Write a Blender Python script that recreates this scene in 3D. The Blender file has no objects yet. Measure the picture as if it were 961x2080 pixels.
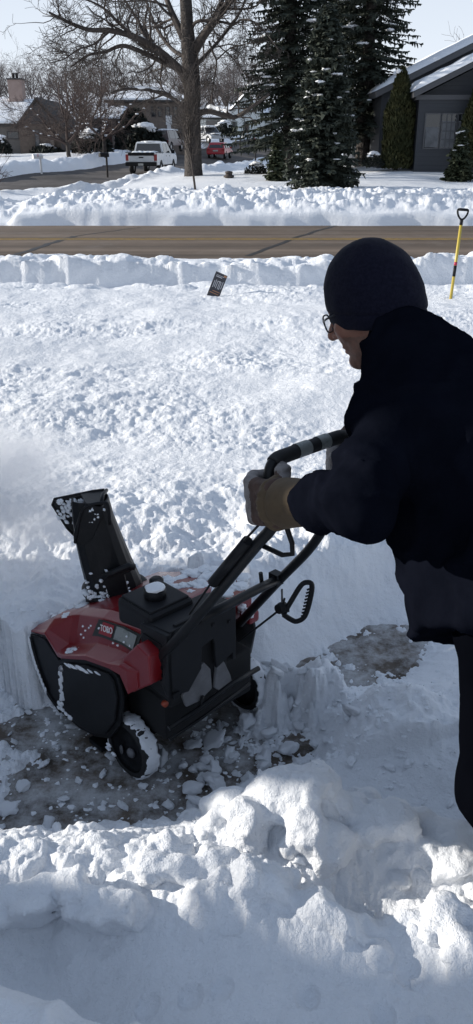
import bpy, bmesh, math, random
import numpy as np
from mathutils import Vector, Matrix
SC = bpy.context.scene
COL = SC.collection
PI = math.pi
# ------------------------------------------------------------------ camera constants
FPX, IW, IH = 1680.0, 961.0, 2080.0
PITCH = math.radians(23.9)
CAM = np.array([0.0, 0.0, 1.75])
_c, _s = math.cos(PITCH), math.sin(PITCH)
def ray(px, py):
    a, b = (px-IW/2)/FPX, -(py-IH/2)/FPX
    return np.array([a, _c+_s*b, -_s+_c*b])
def at_d(px, py, d): return CAM+ray(px, py)*d
def at_z(px, py, z):
    r = ray(px, py); return CAM+r*((z-CAM[2])/r[2])
def at_y(px, py, y):
    r = ray(px, py); return CAM+r*(y/r[1])
# ------------------------------------------------------------------ materials
def mat(name, col, rough=0.6, metal=0.0, noise=None, bump=None, spec=0.5, sub=0.0, coat=0.0, sheen=0.0, trans=0.0, alpha=1.0):
    """noise=(scale, colour2, lo, hi) blends a second base colour; bump=(scale, strength, distance)"""
    m = bpy.data.materials.new(name); m.use_nodes = True
    nt = m.node_tree; b = nt.nodes['Principled BSDF']
    b.inputs['Base Color'].default_value = (*col, 1); b.inputs['Roughness'].default_value = rough
    b.inputs['Metallic'].default_value = metal; b.inputs['Specular IOR Level'].default_value = spec
    if sub:
        b.inputs['Subsurface Weight'].default_value = sub
        b.inputs['Subsurface Radius'].default_value = (0.05, 0.04, 0.04); b.inputs['Subsurface Scale'].default_value = 0.4
    if coat: b.inputs['Coat Weight'].default_value = coat; b.inputs['Coat Roughness'].default_value = 0.15
    if sheen: b.inputs['Sheen Weight'].default_value = sheen
    if trans: b.inputs['Transmission Weight'].default_value = trans
    if alpha < 1: b.inputs['Alpha'].default_value = alpha
    if noise or bump:
        tc = nt.nodes.new('ShaderNodeTexCoord'); geo = nt.nodes.new('ShaderNodeNewGeometry')
    if noise:
        sc, c2, lo, hi = noise
        n = nt.nodes.new('ShaderNodeTexNoise'); n.inputs['Scale'].default_value = sc; n.inputs['Detail'].default_value = 6; n.inputs['Roughness'].default_value = 0.65
        nt.links.new(tc.outputs['Object'], n.inputs['Vector'])
        r = nt.nodes.new('ShaderNodeMapRange'); r.inputs['From Min'].default_value = lo; r.inputs['From Max'].default_value = hi
        nt.links.new(n.outputs['Fac'], r.inputs['Value'])
        mx = nt.nodes.new('ShaderNodeMix'); mx.data_type = 'RGBA'
        mx.inputs['A'].default_value = (*col, 1); mx.inputs['B'].default_value = (*c2, 1)
        nt.links.new(r.outputs['Result'], mx.inputs['Factor']); nt.links.new(mx.outputs['Result'], b.inputs['Base Color'])
    if bump:
        sc, st, di = bump
        n2 = nt.nodes.new('ShaderNodeTexNoise'); n2.inputs['Scale'].default_value = sc; n2.inputs['Detail'].default_value = 5
        nt.links.new(tc.outputs['Object'], n2.inputs['Vector'])
        bp = nt.nodes.new('ShaderNodeBump'); bp.inputs['Strength'].default_value = st; bp.inputs['Distance'].default_value = di
        nt.links.new(n2.outputs['Fac'], bp.inputs['Height']); nt.links.new(bp.outputs['Normal'], b.inputs['Normal'])
    return m
# ------------------------------------------------------------------ objects
def link(o): COL.objects.link(o); return o
def tag(o, label=None, cat=None, group=None, kind=None):
    if label: o['label'] = label
    if cat: o['category'] = cat
    if group: o['group'] = group
    if kind: o['kind'] = kind
    return o
def empty(name, loc=(0, 0, 0), rz=0.0):
    o = bpy.data.objects.new(name, None); link(o); o.location = loc; o.rotation_euler = (0, 0, rz); o.empty_display_size = 0.2
    return o
def mesh_np(name, V, Fc, m=None, parent=None, smooth=True):
    """V (n,3) array, Fc (k,3|4) int array"""
    V = np.ascontiguousarray(V, dtype=np.float32); Fc = np.ascontiguousarray(Fc, dtype=np.int32)
    me = bpy.data.meshes.new(name); k = Fc.shape[1]
    me.vertices.add(len(V)); me.vertices.foreach_set('co', V.ravel())
    me.loops.add(Fc.size); me.loops.foreach_set('vertex_index', Fc.ravel())
    me.polygons.add(len(Fc)); me.polygons.foreach_set('loop_start', np.arange(0, Fc.size, k, dtype=np.int32))
    me.polygons.foreach_set('use_smooth', np.full(len(Fc), smooth, dtype=bool))
    me.update(calc_edges=True)
    if m: me.materials.append(m)
    o = bpy.data.objects.new(name, me); link(o)
    if parent: o.parent = parent
    return o
class MB:
    """collects pieces; build() links them as one mesh object"""
    def __init__(s): s.v = []; s.f = []; s.mi = []; s.sm = []
    def add(s, vs, fs, mi=0, smooth=False):
        o = len(s.v); s.v += [tuple(map(float, p)) for p in vs]; s.f += [tuple(i+o for i in q) for q in fs]
        s.mi += [mi]*len(fs); s.sm += [smooth]*len(fs); return s
    def box(s, a, b, mi=0, M=None):
        (x0, y0, z0), (x1, y1, z1) = a, b
        vs = [(x0, y0, z0), (x1, y0, z0), (x1, y1, z0), (x0, y1, z0), (x0, y0, z1), (x1, y0, z1), (x1, y1, z1), (x0, y1, z1)]
        if M: vs = [M @ Vector(p) for p in vs]
        return s.add(vs, [(0, 3, 2, 1), (4, 5, 6, 7), (0, 1, 5, 4), (1, 2, 6, 5), (2, 3, 7, 6), (3, 0, 4, 7)], mi)
    def tube(s, pts, r, n=10, mi=0, cap=True, smooth=True):
        pts = [Vector(p) for p in pts]
        rs = list(r) if hasattr(r, '__len__') else [r]*len(pts)
        t0 = (pts[1]-pts[0]).normalized(); ref = Vector((0, 0, 1)) if abs(t0.z) < 0.9 else Vector((1, 0, 0))
        u = t0.cross(ref).normalized(); vs = []
        for i, p in enumerate(pts):
            t = ((pts[min(i+1, len(pts)-1)]-pts[max(i-1, 0)])).normalized()
            u = (u-t*u.dot(t)).normalized(); w = t.cross(u)
            vs += [p+(u*math.cos(2*PI*k/n)+w*math.sin(2*PI*k/n))*rs[i] for k in range(n)]
        fs = [(i*n+k, i*n+(k+1) % n, (i+1)*n+(k+1) % n, (i+1)*n+k) for i in range(len(pts)-1) for k in range(n)]
        s.add(vs, fs, mi, smooth)
        if cap:
            o = len(s.v)-len(vs); b = (len(pts)-1)*n
            s.f += [tuple(o+k for k in reversed(range(n))), tuple(o+b+k for k in range(n))]; s.mi += [mi]*2; s.sm += [False]*2
        return s
    def prism(s, poly, d0, d1, ax='y', mi=0, smooth=False):
        """poly of 2D points extruded along an axis from d0 to d1"""
        n = len(poly)
        P3 = {'y': lambda a, b, d: (a, d, b), 'x': lambda a, b, d: (d, a, b), 'z': lambda a, b, d: (a, b, d)}[ax]
        vs = [P3(a, b, d0) for a, b in poly]+[P3(a, b, d1) for a, b in poly]
        return s.add(vs, [tuple(range(n)), tuple(reversed(range(n, 2*n)))]+[(i, i+n, (i+1) % n+n, (i+1) % n) for i in range(n)], mi, smooth)
    def loft(s, rings, mi=0, smooth=True, cap=True):
        n = len(rings[0]); vs = [p for r in rings for p in r]
        fs = [(i*n+k, i*n+(k+1) % n, (i+1)*n+(k+1) % n, (i+1)*n+k) for i in range(len(rings)-1) for k in range(n)]
        s.add(vs, fs, mi, smooth)
        if cap:
            o = len(s.v)-len(vs); b = (len(rings)-1)*n
            s.f += [tuple(o+k for k in reversed(range(n))), tuple(o+b+k for k in range(n))]; s.mi += [mi]*2; s.sm += [False]*2
        return s
    def lathe(s, prof, M=None, n=24, mi=0, smooth=True, cap=True):
        """prof of (r, h) about local z"""
        rings = [[(r*math.cos(2*PI*k/n), r*math.sin(2*PI*k/n), h) for k in range(n)] for r, h in prof]
        if M: rings = [[M @ Vector(p) for p in r] for r in rings]
        return s.loft(rings, mi, smooth, cap)
    def build(s, name, m, parent=None, bevel=0.0, loc=None, fix=True, seg=2):
        me = bpy.data.meshes.new(name); me.from_pydata(s.v, [], s.f)
        for q in (m if isinstance(m, (list, tuple)) else [m]): me.materials.append(q)
        me.polygons.foreach_set('material_index', s.mi); me.polygons.foreach_set('use_smooth', s.sm); me.update()
        if fix or bevel:
            bm = bmesh.new(); bm.from_mesh(me); bmesh.ops.recalc_face_normals(bm, faces=bm.faces)
            if bevel:
                eds = [e for e in bm.edges if len(e.link_faces) == 2 and e.calc_face_angle(0) > 0.5]
                bmesh.ops.bevel(bm, geom=eds, offset=bevel, offset_type='OFFSET', segments=seg, profile=0.6, affect='EDGES', clamp_overlap=True)
            bm.to_mesh(me); bm.free()
        o = bpy.data.objects.new(name, me); link(o)
        if parent: o.parent = parent
        if loc is not None: o.location = loc
        return o
def spline(pts, n=8):
    """Catmull-Rom through pts"""
    P = [np.array(p, float) for p in pts]; P = [2*P[0]-P[1]]+P+[2*P[-1]-P[-2]]; out = []
    for i in range(1, len(P)-2):
        for k in range(n):
            t = k/n; a, b, c, d = P[i-1:i+3]
            out.append(0.5*((2*b)+(c-a)*t+(2*a-5*b+4*c-d)*t*t+(3*b-a-3*c+d)*t**3))
    return out+[P[-2]]
# ------------------------------------------------------------------ numpy noise
_rng = np.random.default_rng(7)
_perm = np.concatenate([_rng.permutation(256)]*3).astype(np.int32)
_g3 = _rng.normal(size=(256, 3)); _g3 /= np.linalg.norm(_g3, axis=1)[:, None]
_rnd = _rng.random((256, 4))
def pn(x, y, z=0.0):
    x, y, z = np.broadcast_arrays(np.asarray(x, float), y, z)
    xi, yi, zi = np.floor(x).astype(int), np.floor(y).astype(int), np.floor(z).astype(int)
    xf, yf, zf = x-xi, y-yi, z-zi
    u, v, w = [t*t*t*(t*(t*6-15)+10) for t in (xf, yf, zf)]
    def g(i, j, k):
        h = _perm[_perm[_perm[(xi+i) & 255]+((yi+j) & 255)]+((zi+k) & 255)]; q = _g3[h]
        return q[..., 0]*(xf-i)+q[..., 1]*(yf-j)+q[..., 2]*(zf-k)
    L = lambda a, b, t: a+(b-a)*t
    return 1.6*L(L(L(g(0, 0, 0), g(1, 0, 0), u), L(g(0, 1, 0), g(1, 1, 0), u), v), L(L(g(0, 0, 1), g(1, 0, 1), u), L(g(0, 1, 1), g(1, 1, 1), u), v), w)
def fbm(x, y, z=0.0, o=4, gain=0.5):
    a, t, f = 0.0, 1.0, 1.0
    for _ in range(o): a = a+t*pn(np.asarray(x)*f+17.3*_, np.asarray(y)*f+5.1*_, np.asarray(z)*f); t *= gain; f *= 2.03
    return a
def clods(x, y, s, dens=0.6, seed=0):
    """height 0..~0.5 of rounded lumps scattered on a lattice of spacing s (in lattice units of s)"""
    X, Y = x/s, y/s; xi, yi = np.floor(X).astype(int), np.floor(Y).astype(int); h = np.zeros_like(X)
    for i in (-1, 0, 1):
        for j in (-1, 0, 1):
            q = _rnd[_perm[_perm[(xi+i+seed*37) & 255]+((yi+j+seed*11) & 255)]]
            r = np.where(q[..., 3] < dens, 0.28+0.42*q[..., 2], 0.0)
            dx, dy = X-(xi+i+q[..., 0]), Y-(yi+j+q[..., 1])
            h = np.maximum(h, np.sqrt(np.maximum(r*r-dx*dx-dy*dy, 0)))
    return h*s
def sst(a, b, x):
    t = np.clip((x-a)/(b-a), 0, 1); return t*t*(3-2*t)
def tps(ctrl, vals, lam=1e-3):
    """thin plate spline through 2D control points; returns f(x, y)"""
    C = np.array(ctrl, float); n = len(C)
    U = lambda r2: np.where(r2 > 1e-12, 0.5*r2*np.log(np.maximum(r2, 1e-12)), 0)
    K = U(((C[:, None]-C[None])**2).sum(-1))+lam*np.eye(n); Pm = np.c_[np.ones(n), C]
    A = np.block([[K, Pm], [Pm.T, np.zeros((3, 3))]]); W = np.linalg.solve(A, np.r_[np.array(vals, float), 0, 0, 0])
    def f(x, y):
        x = np.asarray(x, float); out = W[n]+W[n+1]*x+W[n+2]*y
        for i in range(n): out = out+W[i]*U((x-C[i, 0])**2+(y-C[i, 1])**2)
        return out
    return f
# ------------------------------------------------------------------ surface nets from a signed distance field
def surface_net(f, lo, hi, h):
    lo, hi = np.array(lo, float), np.array(hi, float); n = np.ceil((hi-lo)/h).astype(int)+1
    ax = [lo[i]+h*np.arange(n[i]) for i in range(3)]
    X, Y, Z = np.meshgrid(*ax, indexing='ij'); D = f(X, Y, Z); S = D < 0
    cnt = np.zeros(n-1, int); acc = np.zeros((*(n-1), 3)); base = np.stack(np.meshgrid(*[np.arange(k-1) for k in n], indexing='ij'), -1)
    def sl(o): return tuple(slice(o[a], n[a]-1+o[a]) for a in range(3))
    cor = [(i, j, k) for i in (0, 1) for j in (0, 1) for k in (0, 1)]
    for a in cor:
        for ax_ in range(3):
            if a[ax_] == 0:
                b = list(a); b[ax_] = 1; da, db = D[sl(a)], D[sl(b)]; cr = (da < 0) != (db < 0)
                t = np.where(cr, da/np.where(cr, da-db, 1), 0)
                p = np.array(a, float)+np.zeros((*(n-1), 3)); p[..., ax_] += t
                acc += np.where(cr[..., None], p, 0); cnt += cr
    act = cnt > 0; idx = -np.ones(n-1, int); idx[act] = np.arange(act.sum())
    V = (base[act]+acc[act]/cnt[act][:, None])*h+lo; F = []
    for a in range(3):
        b, c = (a+1) % 3, (a+2) % 3
        s0 = [slice(1, n[i]-1) for i in range(3)]; s0[a] = slice(0, n[a]-1); s1 = list(s0); s1[a] = slice(1, n[a])
        A, B = S[tuple(s0)], S[tuple(s1)]; ch = np.argwhere(A != B)
        if not len(ch): continue
        off = np.array([1, 1, 1]); off[a] = 0; q = ch+off; inside = A[tuple(ch.T)]
        def cell(db, dc):
            e = q.copy(); e[:, b] -= db; e[:, c] -= dc; return idx[tuple(e.T)]
        quad = np.stack([cell(1, 1), cell(0, 1), cell(0, 0), cell(1, 0)], 1)
        quad[~inside] = quad[~inside][:, ::-1]; F.append(quad)
    return V, np.concatenate(F)
def smin(a, b, k):
    h = np.clip(0.5+0.5*(b-a)/k, 0, 1); return b+(a-b)*h-k*h*(1-h)
def smax(a, b, k): return -smin(-a, -b, k)
def cone(X, Y, Z, a, b, ra, rb):
    """tapered capsule"""
    a, b = np.array(a, float), np.array(b, float); d = b-a; L2 = d@d
    t = np.clip(((X-a[0])*d[0]+(Y-a[1])*d[1]+(Z-a[2])*d[2])/L2, 0, 1)
    return np.sqrt((X-a[0]-t*d[0])**2+(Y-a[1]-t*d[1])**2+(Z-a[2]-t*d[2])**2)-(ra+(rb-ra)*t)
def ell(X, Y, Z, c, r, R=None):
    p = np.stack([X-c[0], Y-c[1], Z-c[2]], -1)
    if R is not None: p = p @ np.array(R)
    q = p/np.array(r); k = np.sqrt((q**2).sum(-1)); return (k-1)*min(r)*np.where(k < 1, 1, 1)
# ------------------------------------------------------------------ materials of the place
M = {}
def snow_mat(name, sub, b1, b2):
    m = mat(name, (0.86, 0.88, 0.91), 0.55, sub=sub, spec=0.3)
    nt = m.node_tree; b = nt.nodes['Principled BSDF']; tc = nt.nodes.new('ShaderNodeTexCoord')
    prev = None
    for sc, st, di in (b1, b2):
        n = nt.nodes.new('ShaderNodeTexNoise'); n.inputs['Scale'].default_value = sc; n.inputs['Detail'].default_value = 6; n.inputs['Roughness'].default_value = 0.7
        nt.links.new(tc.outputs['Object'], n.inputs['Vector'])
        bp = nt.nodes.new('ShaderNodeBump'); bp.inputs['Strength'].default_value = st; bp.inputs['Distance'].default_value = di
        nt.links.new(n.outputs['Fac'], bp.inputs['Height'])
        if prev: nt.links.new(prev.outputs['Normal'], bp.inputs['Normal'])
        prev = bp
    nt.links.new(prev.outputs['Normal'], b.inputs['Normal'])
    return m
M['snow'] = snow_mat('snow', 0.0, (16, 0.5, 0.04), (60, 0.5, 0.012))
M['snowfar'] = snow_mat('roof_snow', 0.0, (3, 0.2, 0.05), (12, 0.2, 0.02))
M['lump'] = snow_mat('lump_snow', 0.0, (25, 0.4, 0.015), (90, 0.45, 0.006))

def road_mat(name, c1, c2, stain):
    m = mat(name, c1, 0.85, noise=(1.2, c2, 0.35, 0.7), bump=(160, 0.25, 0.004), spec=0.3)
    nt = m.node_tree; b = nt.nodes['Principled BSDF']; mx = [n for n in nt.nodes if n.type == 'MIX'][0]
    tc = [n for n in nt.nodes if n.type == 'TEX_COORD'][0]
    mp = nt.nodes.new('ShaderNodeMapping'); mp.inputs['Scale'].default_value = stain
    n = nt.nodes.new('ShaderNodeTexNoise'); n.inputs['Scale'].default_value = 1.0; n.inputs['Detail'].default_value = 5
    nt.links.new(tc.outputs['Object'], mp.inputs['Vector']); nt.links.new(mp.outputs['Vector'], n.inputs['Vector'])
    r = nt.nodes.new('ShaderNodeMapRange'); r.inputs['From Min'].default_value = 0.3; r.inputs['From Max'].default_value = 0.7
    r.inputs['To Min'].default_value = 0.55; r.inputs['To Max'].default_value = 1.32
    nt.links.new(n.outputs['Fac'], r.inputs['Value'])
    m2 = nt.nodes.new('ShaderNodeMix'); m2.data_type = 'RGBA'; m2.blend_type = 'MULTIPLY'; m2.inputs['Factor'].default_value = 1
    nt.links.new(mx.outputs['Result'], m2.inputs['A']); nt.links.new(r.outputs['Result'], m2.inputs['B'])
    nt.links.new(m2.outputs['Result'], b.inputs['Base Color'])
    return m
M['road'] = road_mat('road_asphalt', (0.140, 0.106, 0.080), (0.18, 0.137, 0.103), (0.05, 1.3, 1))
M['street'] = road_mat('street_asphalt', (0.09, 0.08, 0.075), (0.12, 0.108, 0.10), (0.3, 0.3, 1))
M['drive'] = road_mat('driveway_concrete', (0.15, 0.122, 0.098), (0.078, 0.062, 0.05), (9, 9, 1))
def dust(m, sc, lo, hi, col, strength):
    """powder snow lying in the pores of the pavement"""
    nt = m.node_tree; b = nt.nodes['Principled BSDF']; src = b.inputs['Base Color'].links[0].from_socket
    tc = [n for n in nt.nodes if n.type == 'TEX_COORD'][0]; n = nt.nodes.new('ShaderNodeTexNoise'); n.inputs['Scale'].default_value = sc; n.inputs['Detail'].default_value = 9; n.inputs['Roughness'].default_value = .75
    nt.links.new(tc.outputs['Object'], n.inputs['Vector']); r = nt.nodes.new('ShaderNodeMapRange'); r.inputs['From Min'].default_value = lo; r.inputs['From Max'].default_value = hi; r.inputs['To Max'].default_value = strength
    nt.links.new(n.outputs['Fac'], r.inputs['Value']); mx = nt.nodes.new('ShaderNodeMix'); mx.data_type = 'RGBA'; mx.inputs['B'].default_value = (*col, 1)
    nt.links.new(src, mx.inputs['A']); nt.links.new(r.outputs['Result'], mx.inputs['Factor']); nt.links.new(mx.outputs['Result'], b.inputs['Base Color'])
dust(M['drive'], 6.0, .42, .62, (.6, .61, .62), .8); dust(M['road'], .5, .55, .8, (.4, .38, .36), .25)
M['yellow'] = mat('road_yellow', (0.42, 0.26, 0.05), 0.8, noise=(6, (0.22, 0.16, 0.07), 0.4, 0.7))
M['tar'] = mat('tar_seam', (0.025, 0.022, 0.02), 0.6)

# ------------------------------------------------------------------ terrain
STREET = [(-40, 20.5, -.4), (-22, 27.5, -.35), (-11.5, 39, -.15), (-8.6, 47, 0.0), (-6.2, 56, .13), (-3.6, 72, .35), (-1.6, 90, .62), (1.5, 103, 1.1), (6.5, 118, 2.0), (18, 135, 3.2), (45, 160, 5)]
_street = np.array(spline(STREET, 10))
def street_dist(x, y):
    best = np.full(np.shape(x), 1e9)
    for i in range(len(_street)-1):
        a, b = _street[i, :2], _street[i+1, :2]; d = b-a
        t = np.clip(((x-a[0])*d[0]+(y-a[1])*d[1])/(d@d), 0, 1)
        best = np.minimum(best, np.hypot(x-a[0]-t*d[0], y-a[1]-t*d[1]))
    return best
SD = 0.3
_far = [(x, 25.6, -.4) for x in (-40, -20, -8, 0, 8, 20, 40)]+[(x, 29, -.1) for x in (-3, 3, 9)]+[(-30, 30, -.3), (-12, 30, -.25)]
_far += [tuple(_street[i]) for i in range(14, len(_street), 6)]
for px, py, y in ((393, 357, 40), (650, 387, 31), (860, 336, 40), (720, 345, 40), (930, 362, 35), (520, 352, 42), (200, 392, 34),
                  (83, 342, 50), (137, 320, 64), (215, 307, 74), (30, 312, 74), (300, 303, 84), (490, 270, 118), (420, 285, 104)):
    p = at_y(px, py, y); _far.append((p[0], y, p[2]-SD))
_far += [(40, 50, 1.0), (30, 80, 2.0), (-60, 60, 1.0), (-60, 110, 3), (-20, 150, 5), (30, 200, 9), (-80, 300, 16), (100, 300, 14), (0, 400, 22), (-150, 150, 6), (150, 150, 4)]
_far = np.array(_far)
_rb = tps([(x/(y+5)*2.5, math.log(y)) for x, y, z in _far], _far[:, 2], 1e-3)
def terrain(x, y):
    """bare ground"""
    x, y = np.asarray(x, float), np.asarray(y, float)
    near = -0.4*sst(11.6, 16.4, y)
    ys = np.maximum(y, 20.0); far = _rb(x/(ys+5)*2.5, np.log(ys))
    return near+(far-near)*sst(24.5, 26.5, y)

# near field: control points (px, py, world y) on the snow the photograph shows
NEAR = [(-200, 1690, 1.55, 0), (440, 1665, 1.45, 0), (540, 1635, 1.45, 0), (635, 1585, 1.43, 0), (690, 1640, 1.42, 0), (780, 1695, 1.40, 0), (870, 1720, 1.38, 0), (960, 1722, 1.36, 0), (1100, 1740, 1.34, 0),
        (450, 1750, 1.34, 0), (560, 1800, 1.28, 0), (650, 1840, 1.24, 0), (720, 1890, 1.19, 0), (860, 1860, 1.21, 0), (960, 1850, 1.22, 0),
        (0, 1800, 1.20, 0), (120, 1788, 1.20, 0), (250, 1815, 1.17, 0), (380, 1755, 1.21, 0), (470, 1765, 1.19, 0), (560, 1768, 1.18, 0), (600, 1832, 1.12, 0), (700, 1845, 1.09, 0),
        (790, 1905, 1.05, 0), (840, 1878, 1.06, 0), (910, 1900, 1.05, 0), (960, 1888, 1.05, 0), (1050, 1880, 1.05, 0),
        (400, 1900, 1.06, 0), (560, 1930, 1.02, 0), (700, 1950, 1.0, 0), (880, 1990, .97, 0), (500, 2030, .93, 0), (650, 2070, .9, 0), (900, 2075, .89, 0), (300, 1990, 1.0, 0), (100, 1925, 1.12, 0)]
_nc, _nv = [], []
for px, py, y, _ in NEAR:
    p = at_y(px, py, y); _nc.append((p[0], p[1])); _nv.append(p[2])
_nw = [(-1.6, 1.6, 0), (-1.2, 1.75, 0), (-.85, 1.72, 0), (-.6, 1.68, 0.02), (-.35, 1.66, .08), (-.15, 1.66, .10), (.0, 1.68, .08), (.15, 1.7, .12), (.3, 1.72, .1), (.5, 1.68, .06), (.75, 1.6, .06), (.62, 1.22, .44), (.8, 1.05, .46), (1.2, 1.5, .25),
       (-1.6, 2.1, 0), (-.9, 2.1, -.01), (-.6, 2.05, -.015), (-.3, 1.95, -.02), (0, 1.9, .0), (.25, 1.9, .06), (.5, 1.95, .13), (.8, 1.95, .16), (1.2, 2.0, .2),
       (-.2, 2.2, -.02), (.0, 2.1, -.02), (.12, 2.2, .0), (.3, 2.27, .06), (.5, 2.22, .10), (.8, 2.25, .15), (1.2, 2.3, .25),
       (-1.6, 2.4, 0), (-.8, 2.35, 0), (-.4, 2.4, -.02), (.22, 2.45, .03), (.26, 2.5, -.002), (.34, 2.6, -.004), (.44, 2.46, -.004), (.5, 2.66, -.006), (.62, 2.78, -.004), (.6, 2.6, -.006), (.72, 2.76, -.004), (.85, 2.9, .03), (.38, 2.72, .01), (.52, 2.8, .0), (.95, 2.6, .12),
       (.2, 3.05, .2), (.5, 3.1, .2), (.8, 3.1, .27), (1.3, 3.1, .3), (-1.6, 2.9, .3), (-.9, 2.9, .3), (-.4, 3.0, .3),
       (-1.6, 3.6, .3), (-.8, 3.6, .31), (0, 3.6, .3), (.7, 3.6, .31), (1.5, 3.6, .3), (-2, 4.4, .3), (-1, 4.4, .3), (0, 4.4, .3), (1, 4.4, .3), (2, 4.4, .3),
       (-1.6, 1.0, .4), (1.6, 1.0, .5), (-1.2, .5, .5), (0, .4, .5), (1.2, .5, .5), (2.2, 1.5, .35), (2.4, 2.6, .3), (-2.4, 1.6, .0), (-2.6, 2.2, 0)]
for x, y, z in _nw: _nc.append((x, y)); _nv.append(z)
_near = tps(_nc, _nv, 3e-4)
# machine frame
HD = math.radians(134.0)
FW = np.array([math.cos(HD), math.sin(HD)]); LF = np.array([-FW[1], FW[0]]); MORG = np.array([-.165, 2.17])
def mloc(x, y): return (x-MORG[0])*FW[0]+(y-MORG[1])*FW[1], (x-MORG[0])*LF[0]+(y-MORG[1])*LF[1]
def snow_height(x, y):
    x, y = np.asarray(x, float), np.asarray(y, float)
    T = terrain(x, y)
    rough = np.zeros_like(x); D = np.full_like(x, SD)
    f1 = fbm(x*.55, y*.55, 3.3, 3); f2 = fbm(x*2.2, y*2.2, 1.1, 3); f3 = fbm(x*1.1, y*1.6, 4.4, 3)
    # ---------------- open yard, sidewalk trench, kerb banks
    c1 = clods(x, y, .16, .5, 1); c2 = clods(x+.3, y, .062, .55, 2); c3 = clods(x, y+.7, .30, .3, 3); c4 = clods(x+.2, y+.1, .034, .6, 10)
    yard = sst(3.0, 4.2, y)*(1-sst(11.2, 12.0, y))
    patch = sst(-.35, .45, fbm(x*.45, y*.8, 8.0, 2))
    D = D+yard*(.05*f1+.016*f2+(.22+.56*patch)*(.10*c1*sst(.2, .9, f2)+.26*c2*sst(-.3, .7, f3)+.36*c4*(.4+.6*sst(-.5, .4, f3))+.05*c3*sst(.2, .8, f1)+.014*fbm(x*9, y*9, 5., 4))-.01)
    g = 10.25+.10*f2+.05*f1; wall = 11.25+.05*fbm(x*1.3, y*.0+2, .5, 3)
    tr = sst(g-.12, g+.06, y)*(1-sst(wall-.03, wall+.05, y))
    D = D*(1-tr)+tr*(.03+.02*f2)
    edge = np.exp(-((y-9.95)/.28)**2); D = D+edge*(-.03+.16*c3+.15*c1)-.05*sst(7.5, 9.8, y)*(y < 10.8)
    bk = sst(wall-.02, wall+.06, y)*(1-sst(12.2, 14.5, y))
    D = D+bk*(.07*(1-sst(11.6, 12.3, y))-.05+.05*f1+.24*c3+.22*c1+.06*np.abs(f2))-.14*sst(12.2, 14, y)*(y < 20)
    roadedge = 16.9+.25*f1+.1*f2
    on = sst(roadedge-.3, roadedge+.3, y)*(1-sst(25.35+.12*f1, 25.75+.12*f1, y))
    # ---------------- far bank
    fb = sst(25.4, 27.3, y+.35*f1)*(1-sst(28.2, 31.5, y+.8*f1))
    k1 = clods(x, y, .55, .45, 4); k2 = clods(x+.1, y, .24, .6, 5); k3 = clods(x, y, .13, .6, 6)
    D = D+fb*(.26+.12*f1+.08*f2+.26*k1+.38*k2+.42*k3)
    lots = sst(28, 31, y); D = D+lots*(.10*fbm(x*.12, y*.12, 2., 3)+.03*f1+.2*k3*sst(.2, .8, f1))
    # ---------------- side street and its ploughed banks
    far = y > 26
    if np.any(far):
        sd = np.full_like(x, 99.0); sd[far] = street_dist(x[far], y[far])
        w = 3.6+.35*fbm(x*.3, y*.3, 6, 3)
        ins = 1-sst(w-.25, w+.35, sd); bank = np.exp(-((sd-w-1.1)/.8)**2)
        D = D+bank*(.28+.22*f1+.25*k1)*sst(30, 40, y)*(1-.6*sst(70, 110, y))
        on = np.maximum(on, ins*sst(26, 34, y))
        # cleared walk along the near side of the side street
        ap, bp = at_z(60, 412, .0)[:2], at_z(290, 362, .2)[:2]; d = bp-ap
        t = np.clip(((x-ap[0])*d[0]+(y-ap[1])*d[1])/(d@d), -.4, 1); wd = np.hypot(x-ap[0]-t*d[0], y-ap[1]-t*d[1])
        D = D-.22*(1-sst(.6, .95, wd))
    z = T+D*(1-on)-.16*on
    # ---------------- near field by the driveway
    nf = y < 4.6
    if np.any(nf):
        X, Y = x[nf], y[nf]; h = _near(np.clip(X, -2.6, 2.6), Y); a, l = mloc(X, Y)
        n1, n2, n3 = fbm(X*3, Y*3, .7, 4), fbm(X*9, Y*9, 2.7, 4), fbm(X*26, Y*26, 4.7, 3)
        # uncleared snow: cut wall in front of the machine and along its far side
        wl = 2.455+.035*n1+.010*n2+.010*n3
        left = (X < -.18)*sst(wl-.04, wl+.06, Y)*(a > -.2)
        front = sst(.43, .47, a+.02*n2)*(np.abs(l) < .6)*(Y > 2.3)
        farside = sst(.30, .55, -l+.04*n1)*sst(-.02, .28, a)
        cut = np.maximum(np.maximum(left, front*(l < .31)), farside)*(Y > 2.2)
        full = .30+.02*n1+.012*n2
        base = np.where(cut > 0, np.maximum(h, 0)*(1-cut)+np.maximum(full, h)*cut, h)
        # cleared lane under the machine
        lane = (1-sst(.30, .34, np.abs(l+.01)+.03*n2))*sst(-.42, -.36, a+.05*n1)*(1-sst(.42, .46, a))
        base = base*(1-lane)+lane*np.minimum(base, .0)
        # shelf left of scraped patch: cut block with a vertical face toward the viewer
        bl = sst(2.19, 2.27, Y+.05*n2+.02*n3)*(1-sst(2.30, 2.40, Y))*sst(.04, .14, X+.03*n2)*(1-sst(.32, .42, X+.03*n2))
        base = np.maximum(base, bl*(.17+.03*n2))
        sh = sst(1.93, 1.98, Y+.04*n1-.12*(X-.5))*(1-sst(2.12, 2.3, Y))*sst(.22, .45, X)
        base = np.maximum(base, sh*(.17+.04*n1+.02*n2))
        # snow thickness drives how lumpy the surface is
        thick = sst(.01, .16, base)
        k1, k2, k3 = clods(X, Y, .13, .55, 7), clods(X+.4, Y, .06, .6, 8), clods(X, Y, .028, .6, 9)
        shade_smooth = sst(.86, 1.06, Y)*1.0
        pile = sst(1.0, 1.15, Y)*(1-sst(1.66, 1.8, Y))
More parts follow.
